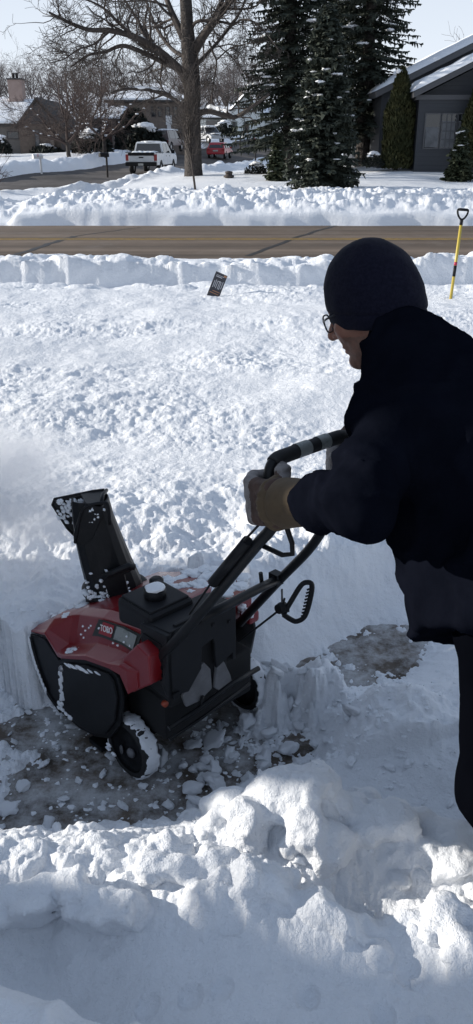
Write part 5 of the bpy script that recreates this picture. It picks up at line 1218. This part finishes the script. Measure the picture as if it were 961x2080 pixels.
def body_shell(name, prof, wheels, hw, m, t, r, bev=.05, inset=0.0):
    """side profile (x, z) with wheel arches cut in, extruded across"""
    lo = min(z for _, z in prof); xs = sorted(wheels); out = list(prof); x0, x1 = min(p[0] for p in prof), max(p[0] for p in prof)
    bot = [(x0, lo)]
    for wx in xs: bot += [(wx-r*1.2*math.cos(a), r+r*1.2*math.sin(a)) if r+r*1.2*math.sin(a) > lo else (wx-r*1.2*math.cos(a), lo) for a in np.linspace(0, PI, 9)]
    bot.append((x1, lo)); b = MB(); b.prism(bot+out, -hw, hw, 'y'); return b.build(name, m, t, bev)
def glass_house(name, pts, hw0, hw1, m, t, bev=.03):
    """upper body: (x, z) profile, narrower at the top"""
    zs = [z for _, z in pts]; z0, z1 = min(zs), max(zs); b = MB(); n = len(pts); hwf = lambda z: hw0+(hw1-hw0)*(z-z0)/(z1-z0)
    vs = [(x, -hwf(z), z) for x, z in pts]+[(x, hwf(z), z) for x, z in pts]; b.add(vs, [tuple(range(n)), tuple(reversed(range(n, 2*n)))]+[(i, i+n, (i+1) % n+n, (i+1) % n) for i in range(n)]); return b.build(name, m, t, bev), hwf
def side_glass(t, par, poly, hwf, m, off=.012):
    for s_ in (1, -1):
        b = MB(); vs = [(x, s_*(hwf(z)+off), z) for x, z in poly]+[(x, s_*(hwf(z)-.02), z) for x, z in poly]; n = len(poly)
        b.add(vs, [tuple(range(n)), tuple(reversed(range(n, 2*n)))]+[(i, i+n, (i+1) % n+n, (i+1) % n) for i in range(n)]); b.build('side_window', m, par)
def quad_glass(par, name, a, c, hwf, m, f=.9, off=.012):
    (x0, z0), (x1, z1) = a, c; d = np.array((x1-x0, z1-z0)); nn = np.array((-d[1], d[0]))/np.linalg.norm(d); nn = nn if nn[0]*(x0+x1) > 0 or True else -nn
    sg = 1 if nn[0]*(x0) > 0 else -1; nn = nn*sg; b = MB(); vs = []
    for k in (off, -.02):
        for x, z in (a, c): vs += [(x+nn[0]*k, -hwf(z)*f, z+nn[1]*k), (x+nn[0]*k, hwf(z)*f, z+nn[1]*k)]
    b.add(vs, [(0, 1, 3, 2), (4, 6, 7, 5), (0, 2, 6, 4), (1, 5, 7, 3), (0, 4, 5, 1), (2, 3, 7, 6)]); return b.build(name, m, par)
def pickup(loc, hd):
    t = empty('pickup_truck', loc, hd); tag(t, 'white crew-cab pickup truck seen from behind with snow in its open bed', 'pickup'); r = .39
    body = body_shell('body', [(2.85, .55), (2.88, .95), (2.75, 1.12), (1.35, 1.20), (-.80, 1.22), (-.80, 1.22), (-2.80, 1.28), (-2.86, 1.25), (-2.86, .62)], (1.85, -1.75), .97, M['car_white'], t, r)
    cab, hwf = glass_house('cab', [(1.50, 1.20), (.75, 1.90), (.45, 1.96), (-.70, 1.95), (-.92, 1.88), (-1.02, 1.21)], .95, .78, M['car_white'], t)
    quad_glass(cab, 'rear_window', (-1.005, 1.30), (-.925, 1.84), hwf, M['glass'], .88); quad_glass(cab, 'windscreen', (1.38, 1.30), (.78, 1.86), hwf, M['glass'])
    side_glass(t, cab, [(1.2, 1.28), (.70, 1.84), (.22, 1.87), (.22, 1.28)], hwf, M['glass']); side_glass(t, cab, [(.14, 1.28), (.14, 1.87), (-.68, 1.86), (-.82, 1.28)], hwf, M['glass'])
    b = MB(); b.box((-2.75, -.82, 1.20), (-1.06, .82, 1.262)); bed = b.build('bed_floor', M['dark'], t)
    b = MB()
    for s_ in (1, -1): b.box((-2.82, s_*.97-.06-.04*s_, 1.285), (-1.05, s_*.97+.06-.04*s_, 1.32))
    b.build('bed_rail', M['black_plastic'], t)
    snow_crust('bed_snow', [((-2.35+.12*i, .45-.3*(i % 4), 1.27), (.42, .32, .12)) for i in range(9)], bed, 4, .2)
    b = MB(); b.box((-2.93, -.78, .74), (-2.865, .78, 1.20)); tg = b.build('tailgate', M['car_white'], t, .02); b = MB(); b.box((-2.96, -.80, 1.12), (-2.85, .80, 1.31)); b.build('tailgate_cap', M['black_plastic'], tg, .01)
    b = MB(); b.box((-2.945, -.14, .98), (-2.932, .14, 1.05)); b.build('handle', M['black_plastic'], tg)
    b = MB(); b.box((-3.08, -.96, .50), (-2.87, .96, .70)); bp_ = b.build('rear_bumper', M['black_steel'], t, .03); bx('step_pad', (-3.09, -.94, .702), (-2.87, .94, .74), M['black_plastic'], bp_); bx('number_plate', (-3.094, -.16, .53), (-3.083, .16, .66), M['plate'], bp_)
    for s_ in (1, -1): bx('tail_lamp', (-2.90, s_*.88-.085, .82), (-2.80, s_*.88+.095, 1.19), M['tail'], t, .01)
    for s_ in (1, -1): b = MB(); b.box((1.05, s_*1.10-.11, 1.22), (1.16, s_*1.10+.11, 1.45)); b.build('wing_mirror', M['black_plastic'], t, .03)
    for s_ in (1, -1):
        for x in (-.35, .55): bx('door_handle', (x, s_*.978-.008, 1.06), (x+.18, s_*.978+.008, 1.10), M['black_plastic'], t)
    for s_ in (1, -1): b = MB(); b.tube([(-.9, s_*1.0, .46), (1.2, s_*1.0, .46)], .05, 8); b.build('running_board', M['black_plastic'], t)
    snow_crust('roof_snow', [((-.5+.25*i, .25*math.sin(i*2), 1.955), (.35, .4, .05)) for i in range(5)], cab, 6, .25)
    for x in (1.85, -1.75):
        for y in (.86, -.86): car_wheel(t, x, y, r, .26)
    t.scale = (1, 1, .93)
def hatch(name, loc, hd, paint, label, L=4.3, W=.88, H=1.48, suv=False, cat='car', snow=False):
    t = empty(name, loc, hd); tag(t, label, cat); r = .37 if suv else .32; h = L/2; zb = .98 if suv else .88
    body_shell('body', [(h-.02, .5), (h, .72), (h-.45, zb-.08), (h-1.25, zb+.02), (-h+.05, zb+.04), (-h-.02, zb-.06), (-h-.04, .52)], (h-.85, -h+.80), W, M[paint], t, r, .06)
    top, hwf = glass_house('cabin', [(h-1.30, zb+.01), (h-2.0, H-.03), (h-2.35, H), (-h+.75 if not suv else -h+.35, H-.02), (-h+.55 if not suv else -h+.22, H-.08), (-h+.12, zb+.03)], W-.03, W-.22, M[paint], t, .04)
    xr = (-h+.55 if not suv else -h+.22); quad_glass(top, 'rear_window', (-h+.16, zb+.08), (xr-.01, H-.12), hwf, M['glass'], .84); quad_glass(top, 'windscreen', (h-1.38, zb+.10), (h-1.98, H-.07), hwf, M['glass'])
    side_glass(t, top, [(h-1.5, zb+.07), (h-2.02, H-.08), (h-2.55, H-.07), (h-2.55, zb+.07)], hwf, M['glass']); side_glass(t, top, [(h-2.65, zb+.07), (h-2.65, H-.07), (xr+.3, H-.10), (-h+.55, zb+.07)], hwf, M['glass'])
    for s_ in (1, -1): bx('tail_lamp', (-h-.03, s_*(W-.16)-.14, .74), (-h+.06, s_*(W-.16)+.14, .90), M['tail'], t, .02)
    bx('rear_bumper', (-h-.09, -W+.04, .40), (-h+.05, W-.04, .60), M[paint], t, .04); bx('number_plate', (-h-.075, -.24, .66), (-h-.045, .24, .78), M['plate'], t)
    for s_ in (1, -1): bx('wing_mirror', (h-1.55, s_*(W+.08)-.08, zb+.04), (h-1.45, s_*(W+.08)+.08, zb+.18), M[paint], t, .02)
    for x in (h-.85, -h+.80):
        for y in (W-.12, -W+.12): car_wheel(t, x, y, r)
    if snow: snow_crust('roof_snow', [((-.8+.3*i, .3*math.sin(i*2.2), H+.01), (.45, .5, .10)) for i in range(6)]+[((h-.7, .2*math.sin(i*3), zb+.02), (.5, .5, .07)) for i in range(2)], top, 3, .25)
def on_street(px, py, y):
    p = at_y(px, py, y); return (p[0], y, float(terrain(p[0], y))+.03)
pickup(on_street(311, 356, 57.0), math.radians(90-8))
hatch('parked_car', on_street(447, 328, 88), math.radians(90-10), 'car_red', 'small red hatchback on the side street right of the big trunk')
def at_spot(px, py, y): p = at_y(px, py, y); return (p[0], y, p[2])
hatch('parked_car', at_spot(340, 308, 80), math.radians(90-14), 'car_dark', 'dark maroon SUV with a snowy roof behind the white pickup', 4.7, .93, 1.72, True, 'SUV', True)
hatch('parked_car', at_spot(424, 292, 100), math.radians(-60), 'car_silver', 'silver SUV half hidden by the big trunk, before the white house', 4.7, .93, 1.72, True, 'SUV', True)
# ------------------------------------------------------------------ small things in the snow
M['yellow_handle'] = mat('yellow_fibreglass', (0.50, 0.38, 0.06), 0.45)
M['red_band'] = mat('red_band', (0.4, 0.02, 0.06), 0.5)
M['sign_dark'] = mat('sign_dark', (0.035, 0.035, 0.045), 0.5); M['sign_pale'] = mat('sign_pale', (0.5, 0.5, 0.52), 0.6); M['sign_orange'] = mat('sign_orange', (0.42, 0.2, 0.10), 0.6)
M['brown_pot'] = mat('brown_stone', (0.06, 0.048, 0.042), 0.85)
def shovel():
    b0 = at_y(916, 604, 9.25); top = at_y(941, 425, 9.35); d = Vector(top-b0); t = empty('snow_shovel', b0); tag(t, 'yellow-handled shovel with black D-grip stuck upright in the snow', 'shovel'); u = d.normalized(); s = u.cross(Vector((0, 1, 0))).normalized(); Ln = d.length
    b = MB(); b.tube([u*-.12, u*(Ln-.13)], .0165, 12); sh_ = b.build('shaft', M['yellow_handle'], t)
    b = MB(); b.tube([u*.22, u*.335], .0175, 12); b.build('dark_band', M['black_plastic'], sh_); b = MB(); b.tube([u*.337, u*.372], .0178, 12); b.build('red_band', M['red_band'], sh_)
    b = MB(); b.tube([u*(Ln-.16), u*(Ln-.10)], .018, 10); lp = [u*(Ln-.105), u*(Ln-.09)+s*-.025, u*(Ln-.05)+s*-.050, u*(Ln-.008)+s*-.055, u*(Ln-.002)+s*-.03, u*(Ln-.002)+s*.03, u*(Ln-.008)+s*.055, u*(Ln-.05)+s*.050, u*(Ln-.09)+s*.025, u*(Ln-.105)]
    b.tube(spline(lp, 3), .0105, 8); b.tube([u*(Ln-.004)+s*-.045, u*(Ln-.004)+s*.045], .015, 10); b.build('grip', M['black_plastic'], t)
    b = MB(); b.prism([(-.14, -.42), (.14, -.42), (.15, -.12), (.05, -.08), (-.05, -.08), (-.15, -.12)], -.008, .008, 'y'); b.build('blade', M['black_plastic'], t, .002)
shovel()
def yard_sign():
    p = at_y(433, 601, 9.25); t = empty('yard_sign', p); tag(t, 'small dark lawn sign with pale upright strokes tilting over in the snow', 'sign'); t.rotation_euler = (math.radians(-8), math.radians(24), math.radians(8))
    bx('panel', (-.068, -.006, -.03), (.068, .006, .255), M['sign_dark'], t, .002); pn_ = t.children[0]
    b = MB()
    for i, x in enumerate((-.045, -.028, -.010, .012, .028, .048)): b.box((x-.0035, -.0085, .085+.01*(i % 2)), (x+.0035, -.0062, .175-.012*((i+1) % 2)))
    b.box((-.012, -.0085, .16), (.03, -.0062, .168)); b.box((.010, -.0085, .085), (.034, -.0062, .092)); b.box((-.05, -.0085, .205), (.02, -.0062, .214)); b.box((-.05, -.0085, .222), (.04, -.0062, .227)); b.build('lettering', M['sign_pale'], pn_)
    b = MB(); b.box((-.055, -.0085, .025), (.05, -.0062, .033)); b.box((-.03, -.0085, .05), (.055, -.0062, .057)); b.box((.03, -.0085, .228), (.064, -.0062, .246)); b.build('orange_line', M['sign_orange'], pn_)
    b = MB(); b.tube([(0, .01, -.25), (0, .01, .05)], .006, 6); b.build('stake', M['black_steel'], t)
yard_sign()
def stack_pot():
    p = at_y(465, 369, 37.5); t = empty('garden_lantern', p); tag(t, 'squat brown tiered garden ornament standing in the snow right of the big trunk', 'ornament'); b = MB()
    b.lathe([(.19, -.1), (.19, .10), (.15, .11), (.15, .16), (.22, .17), (.22, .24), (.14, .26), (.14, .32), (.17, .33), (.15, .40), (.0001, .42)], None, 14); b.build('stone_body', M['brown_pot'], t)
stack_pot()
def mailbox(px, py, y, m, label, s=1.0, rz=0.3):
    p = at_y(px, py, y); t = empty('mailbox', p, rz); tag(t, label, 'mailbox'); b = MB(); b.box((-.05, -.05, -.4), (.05, .05, 1.0*s)); b.build('post', M['bark'] if m != 'trim_white' else M[m], t)
    b = MB(); b.prism([(-.11, 0), (.11, 0), (.11, .14), (.07, .21), (0, .235), (-.07, .21), (-.11, .14)], -.45, .12, 'y'); q = b.build('box', M[m], t, .008); q.location = (-.0, 0, 1.0*s); q.rotation_euler = (0, 0, -1.2)
    b = MB(); b.box((.112, -.2, .10), (.12, -.17, .26)); b.build('flag', M['red_band'] if m != 'black_plastic' else M['black_plastic'], q)
mailbox(218, 348, 51, 'black_plastic', 'black mailbox on a post beside the side street, left of the pickup', .75)
mailbox(84, 344, 50, 'trim_white', 'white mailbox half buried in the snow before the grey house', .55)
mailbox(519, 315, 72, 'bark', 'thin-posted mailbox by the spruce boughs near the red car', 1.0)
mailbox(488, 299, 96, 'black_plastic', 'dark mailbox leaning in the snow beyond the red car', .7)
# --- loose snow on the driveway: chunks one can count, and crumbs
def chunk_mesh(seed):
    rnd = np.random.default_rng(seed); bm = bmesh.new(); bmesh.ops.create_icosphere(bm, subdivisions=3, radius=1.0); v = np.array([x.co[:] for x in bm.verts]); f = np.array([[x.index for x in q.verts] for q in bm.faces]); bm.free()
    for _ in range(7):   # broken flat faces
        n = rnd.normal(size=3); n /= np.linalg.norm(n); c = rnd.uniform(.35, .8); d = v @ n; v = v-np.outer(np.maximum(d-c, 0)*.85, n)
    v = v*(1+.30*fbm(v[:, 0]*2+seed, v[:, 1]*2, v[:, 2]*2, 4))[:, None]; return v*np.array((1, .8, .55)), f
protos_ = []
for i in range(5):
    v, f = chunk_mesh(200+i); o = mesh_np('snow_chunk', v, f, M['lump']); protos_.append(o)
rnd_ = np.random.default_rng(12); first = set()
spots = []
for px, py, s in ((435, 1515, .050), (500, 1478, .042), (520, 1440, .036), (545, 1500, .034), (465, 1540, .03), (395, 1520, .038), (350, 1480, .026), (505, 1590, .04), (430, 1585, .035), (372, 1560, .034), (580, 1530, .05), (330, 1545, .03),
                  (480, 1410, .024), (415, 1460, .02), (560, 1465, .032), (455, 1475, .024), (530, 1545, .028), (600, 1600, .035), (610, 1480, .04),
                  (145, 1480, .026), (115, 1520, .02), (210, 1575, .018), (90, 1555, .022), (50, 1600, .028), (30, 1510, .018), (160, 1590, .018), (60, 1450, .018), (225, 1540, .018), (130, 1625, .022), (290, 1600, .02), (20, 1650, .03), (100, 1680, .03), (250, 1640, .02), (340, 1640, .028), (400, 1640, .03), (175, 1440, .02)):
    p = at_z(px, py, 0); spots.append((p[0], p[1], s))
for _ in range(44):
    if rnd_.random() < .5: x, y = rnd_.uniform(-.9, -.15), rnd_.uniform(1.65, 2.3)
    else: x, y = rnd_.uniform(-.15, .3), rnd_.uniform(1.75, 2.2)
    spots.append((x, y, rnd_.uniform(.005, .015)))
for _ in range(46):
    a_, l_ = rnd_.uniform(-.42, -.12), rnd_.uniform(-.42, .16); q_ = m2w(a_, l_, 0); spots.append((q_[0], q_[1], rnd_.uniform(.012, .036)))
hz = snow_height(np.array([s[0] for s in spots]), np.array([s[1] for s in spots]))
for i, (x, y, s) in enumerate(spots):
    k = i % 5; src = protos_[k]; o = src if k not in first else src.copy()
    if k in first: COL.objects.link(o)
    first.add(k); o.location = (x, y, max(float(hz[i]), 0)+s*.35); o.scale = (s*rnd_.uniform(.7, 1.3), s*rnd_.uniform(.7, 1.2), s*rnd_.uniform(.6, 1.1)); o.rotation_euler = (rnd_.uniform(-.5, .5), rnd_.uniform(-.5, .5), rnd_.uniform(0, 6.3))
    tag(o, 'broken chunk of white snow lying on the cleared driveway around the snow thrower', 'snow chunk', 'snow chunks dropped on the driveway')
def crumbs():
    rnd = np.random.default_rng(4); n = 3000; bm = bmesh.new(); bmesh.ops.create_icosphere(bm, subdivisions=1, radius=1.0); v = np.array([x.co[:] for x in bm.verts]); f = np.array([[x.index for x in q.verts] for q in bm.faces]); bm.free()
    x = rnd.uniform(-1.2, .5, n); y = rnd.uniform(1.5, 2.42, n); keep = fbm(x*4, y*4, 9.1, 3)+rnd.normal(size=n)*.25 > -.05; keep &= np.exp(-(((x+.38)/.2)**2+((y-1.98)/.16)**2)) < rnd.random(n)+.1; x, y = x[keep], y[keep]; n = len(x)
    s = rnd.uniform(.0015, .006, n)*rnd.choice([.7, 1, 1.5], n); z = np.maximum(snow_height(x, y), 0)+s*.3; jit = 1+.30*rnd.normal(size=(n, len(v), 1))
    V = (v[None]*jit*(s[:, None, None]*np.array((1.4, 1.2, .55))))+np.stack([x, y, z], 1)[:, None]; F = f[None]+(np.arange(n)*len(v))[:, None, None]
    tag(mesh_np('snow_crumbs', V.reshape(-1, 3), F.reshape(-1, 3), M['lump'], smooth=False), 'loose crumbs of snow strewn over the cleared driveway', 'snow crumbs', kind='stuff')
crumbs()


# --- the thrown-up pile in the foreground: overhanging crumbly masses grown out of the drift
def pile():
    rnd = np.random.default_rng(31)
    lines = [([(436, 1690, 1.47), (470, 1665, 1.46), (510, 1650, 1.45), (548, 1640, 1.45), (590, 1615, 1.44), (637, 1592, 1.43), (660, 1625, 1.43), (700, 1655, 1.42), (740, 1685, 1.41), (800, 1702, 1.40), (870, 1724, 1.38), (960, 1728, 1.36)], 95, .014, .046, .055),
             ([(262, 1815, 1.18), (320, 1782, 1.2), (385, 1765, 1.2), (470, 1778, 1.19), (560, 1782, 1.18), (600, 1840, 1.12), (700, 1852, 1.09), (840, 1888, 1.06), (910, 1906, 1.05), (960, 1895, 1.05)], 40, .016, .036, .03),
             ([(60, 1738, 1.62), (140, 1722, 1.62), (220, 1718, 1.62), (300, 1708, 1.63), (400, 1702, 1.6)], 34, .014, .030, .03)]
    B = []
    for line, n, r0, r1, sp in lines:
        w = np.array([at_y(*q)[:2] for q in line])
        for k in range(n):
            t = rnd.uniform(0, len(w)-1.001); i = int(t); p = w[i]+(w[i+1]-w[i])*(t-i)+rnd.normal(size=2)*(sp*.5, sp); B.append((*p, rnd.uniform(r0, r1)*rnd.choice([.6, .8, 1, 1.15])))
    B = np.array(B); hB = snow_height(B[:, 0], B[:, 1]); B = np.c_[B[:, :2], hB+B[:, 2]*rnd.uniform(-.25, .35, len(B)), B[:, 2]]
    SL = [(at_y(70, 1835, 1.15), (.10, .03, .035), .25), (at_y(215, 1850, 1.12), (.065, .03, .035), -.15), (at_y(905, 1760, 1.33), (.05, .03, .04), .3)]
    Vs, Fs, o = [], [], 0
    for x0 in np.arange(-.95, 1.0, .33):
        x1 = x0+.345; y0, y1 = .95, 1.82; gx, gy = np.meshgrid(np.arange(x0-.02, x1+.02, .01), np.arange(y0-.02, y1+.02, .01), indexing='ij'); H = snow_height(gx, gy)
        def f(X, Y, Z):
            ix = np.clip(np.round((X-gx[0, 0])/.01).astype(int), 0, gx.shape[0]-1); iy = np.clip(np.round((Y-gy[0, 0])/.01).astype(int), 0, gx.shape[1]-1)
            d = (Z-H[ix, iy])*.75+.010; n1 = fbm(X*14, Y*14, Z*14, 3); n2 = fbm(X*44, Y*44, Z*44, 3)
            for bc, bs, ba in SL:
                ca, sa = math.cos(ba), math.sin(ba); qx, qy, qz = (X-bc[0])*ca+(Y-bc[1])*sa, -(X-bc[0])*sa+(Y-bc[1])*ca, Z-bc[2]; q_ = [np.abs(qx+.25*qz)-bs[0], np.abs(qy+.45*qz)-bs[1], np.abs(qz-.25*qx)-bs[2]]
                if x0-.2 < bc[0] < x1+.2: d = smin(d, np.sqrt(sum(np.maximum(e, 0)**2 for e in q_))-.008, .012)
            for b in B:
                if x0-.1 < b[0] < x1+.1: d = smin(d, (np.sqrt((X-b[0])**2+(Y-b[1])**2+((Z-b[2])*1.1)**2)-b[3]), .022)
            env = sst(.012, .05, H[ix, iy]); return d-(.014*n1+.0045*n2)*env+.03*(1-env)
        z0, z1 = max(H.min()-.02, -.01), max(H.max(), B[(B[:, 0] > x0-.1) & (B[:, 0] < x1+.1), 2].max() if np.any((B[:, 0] > x0-.1) & (B[:, 0] < x1+.1)) else 0)+.1
        V, F = surface_net(f, (x0, y0, z0), (x1, y1, z1), .0068); Vs.append(V); Fs.append(F+o); o += len(V)
    tag(mesh_np('snow_pile', np.concatenate(Vs), np.concatenate(Fs), M['snow']), kind='structure')
    v2, f2, o = [], [], 0; L = []
    for _ in range(200): L.append((rnd.uniform(-.1, .9), rnd.uniform(1.75, 2.5), .010*rnd.lognormal(-.2, .6)))
    for _ in range(160): L.append((rnd.uniform(-.8, .2), rnd.uniform(1.55, 1.75), .009*rnd.lognormal(-.2, .6)))
    for _ in range(160): L.append((rnd.uniform(-.1, .6), rnd.uniform(1.1, 1.5), .007*rnd.lognormal(-.2, .5)))
    L = [q for q in L if not (mloc(q[0], q[1])[0] > -.25 and abs(mloc(q[0], q[1])[1]) < .3)]; h = snow_height(np.array([q[0] for q in L]), np.array([q[1] for q in L]))
    for k, (x, y, s) in enumerate(L):
        v, f = chunk_mesh(300+k % 12); R = np.array(Matrix.Rotation(rnd.uniform(0, 6.28), 3, 'Z') @ Matrix.Rotation(rnd.normal()*.6, 3, 'X')); s = min(s, .03)
        v2.append((v*(s*rnd.uniform(.8, 1.3, 3)))@R.T+np.array((x, y, max(h[k], 0)+s*.12))); f2.append(f+o); o += len(v)
    tag(mesh_np('crumbled_snow', np.concatenate(v2), np.concatenate(f2), M['lump']), 'small crumbled clods of snow scattered over the ridges', 'snow crumbs', kind='stuff')
pile()

# ------------------------------------------------------------------ powder thrown by the machine, drifting in the air
def powder(name, c, r, dens, label, seed, rot=0.0):
    bm = bmesh.new(); bmesh.ops.create_icosphere(bm, subdivisions=4, radius=1.0); v = np.array([x.co[:] for x in bm.verts]); f = np.array([[x.index for x in q.verts] for q in bm.faces]); bm.free()
    v = v*(1+.25*fbm(v[:, 0]*1.5+seed, v[:, 1]*1.5, v[:, 2]*1.5, 3))[:, None]
    m = bpy.data.materials.new(name); m.use_nodes = True; nt = m.node_tree; nt.nodes.remove(nt.nodes['Principled BSDF']); out = nt.nodes['Material Output']
    pv = nt.nodes.new('ShaderNodeVolumePrincipled'); pv.inputs['Color'].default_value = (.99, .99, 1, 1); pv.inputs['Anisotropy'].default_value = .2
    tc = nt.nodes.new('ShaderNodeTexCoord'); n = nt.nodes.new('ShaderNodeTexNoise'); n.inputs['Scale'].default_value = 2.2; n.inputs['Detail'].default_value = 5; nt.links.new(tc.outputs['Object'], n.inputs['Vector'])
    ln = nt.nodes.new('ShaderNodeVectorMath'); ln.operation = 'LENGTH'; nt.links.new(tc.outputs['Object'], ln.inputs[0])
    fall = nt.nodes.new('ShaderNodeMapRange'); fall.inputs['From Min'].default_value = .15; fall.inputs['From Max'].default_value = .95; fall.inputs['To Min'].default_value = 1; fall.inputs['To Max'].default_value = 0; nt.links.new(ln.outputs['Value'], fall.inputs['Value'])
    nr = nt.nodes.new('ShaderNodeMapRange'); nr.inputs['From Min'].default_value = .38; nr.inputs['From Max'].default_value = .68; nt.links.new(n.outputs['Fac'], nr.inputs['Value'])
    mu = nt.nodes.new('ShaderNodeMath'); mu.operation = 'MULTIPLY'; nt.links.new(nr.outputs['Result'], mu.inputs[0]); nt.links.new(fall.outputs['Result'], mu.inputs[1])
    m2 = nt.nodes.new('ShaderNodeMath'); m2.operation = 'MULTIPLY'; m2.inputs[1].default_value = dens; nt.links.new(mu.outputs[0], m2.inputs[0]); nt.links.new(m2.outputs[0], pv.inputs['Density'])
    nt.links.new(pv.outputs['Volume'], out.inputs['Volume'])
    o = mesh_np(name, v, f, m); o.location = c; o.scale = r; o.rotation_euler = (0, rot, 0); tag(o, label, 'snow spray', kind='stuff')
powder('snow_spray', tuple(at_d(-15, 1000, 2.95)), (.50, .36, .34), 15.0, 'pale cloud of powder blown left from the chute', 1, .25)
powder('snow_mist', tuple(at_d(560, 1300, 2.75)), (.22, .22, .13), 4.0, 'faint powder hanging right of the machine', 4)
# ------------------------------------------------------------------ sky, sun, camera
SUN_AZ = math.radians(-82.0)   # from +y toward +x; negative is to the left
SUN_EL = math.radians(17.0)
w = bpy.data.worlds.new("World"); SC.world = w; w.use_nodes = True
nt = w.node_tree; bg = nt.nodes['Background']
sky = nt.nodes.new('ShaderNodeTexSky'); sky.sky_type = 'NISHITA'; sky.sun_disc = False
sky.sun_elevation = SUN_EL; sky.sun_rotation = SUN_AZ; sky.altitude = 200; sky.air_density = 1.0; sky.dust_density = 1.0; sky.ozone_density = 1.0
veil = nt.nodes.new('ShaderNodeMix'); veil.data_type = 'RGBA'; veil.inputs['Factor'].default_value = 0.82
# thin high cloud in front of the blue, brighter low down
tcw = nt.nodes.new('ShaderNodeTexCoord'); sxw = nt.nodes.new('ShaderNodeSeparateXYZ'); mrw = nt.nodes.new('ShaderNodeMapRange'); mxw = nt.nodes.new('ShaderNodeMix'); mxw.data_type = 'RGBA'
mrw.inputs['From Min'].default_value = 0.05; mrw.inputs['From Max'].default_value = 0.55
mxw.inputs['A'].default_value = (10.2, 11.0, 12.3, 1); mxw.inputs['B'].default_value = (3.5, 4.4, 6.0, 1)
nt.links.new(tcw.outputs['Generated'], sxw.inputs[0]); nt.links.new(sxw.outputs['Z'], mrw.inputs['Value']); nt.links.new(mrw.outputs['Result'], mxw.inputs['Factor']); nt.links.new(mxw.outputs['Result'], veil.inputs['B'])
nt.links.new(sky.outputs['Color'], veil.inputs['A']); nt.links.new(veil.outputs['Result'], bg.inputs['Color']); bg.inputs['Strength'].default_value = 0.082
ld = bpy.data.lights.new('sun', 'SUN'); ld.energy = 5.0; ld.angle = math.radians(0.6); ld.color = (1.0, 0.94, 0.85)
sun = bpy.data.objects.new('sun', ld); link(sun)
sd = Vector((math.sin(SUN_AZ)*math.cos(SUN_EL), math.cos(SUN_AZ)*math.cos(SUN_EL), math.sin(SUN_EL)))
sun.rotation_euler = sd.to_track_quat('Z', 'Y').to_euler()
cd = bpy.data.cameras.new('camera'); cam = bpy.data.objects.new('camera', cd); link(cam)
cd.sensor_fit = 'VERTICAL'; cd.sensor_height = 36.0; cd.sensor_width = 36.0*IW/IH; cd.lens = 36.0*FPX/IH
cd.clip_start = 0.02; cd.clip_end = 3000
cam.location = CAM; cam.rotation_euler = (PI/2-PITCH, 0, 0)
SC.camera = cam
SC.view_settings.view_transform = 'Standard'; SC.view_settings.look = 'None'; SC.view_settings.gamma = 1.0; SC.view_settings.exposure = 0.2
try: SC.view_settings.use_curve_mapping = False
except Exception: pass
SC.render.engine = 'CYCLES'
SC.cycles.max_bounces = 6; SC.cycles.diffuse_bounces = 3; SC.cycles.glossy_bounces = 3; SC.cycles.transmission_bounces = 4; SC.cycles.transparent_max_bounces = 6
SC.cycles.volume_bounces = 3; SC.cycles.use_denoising = True
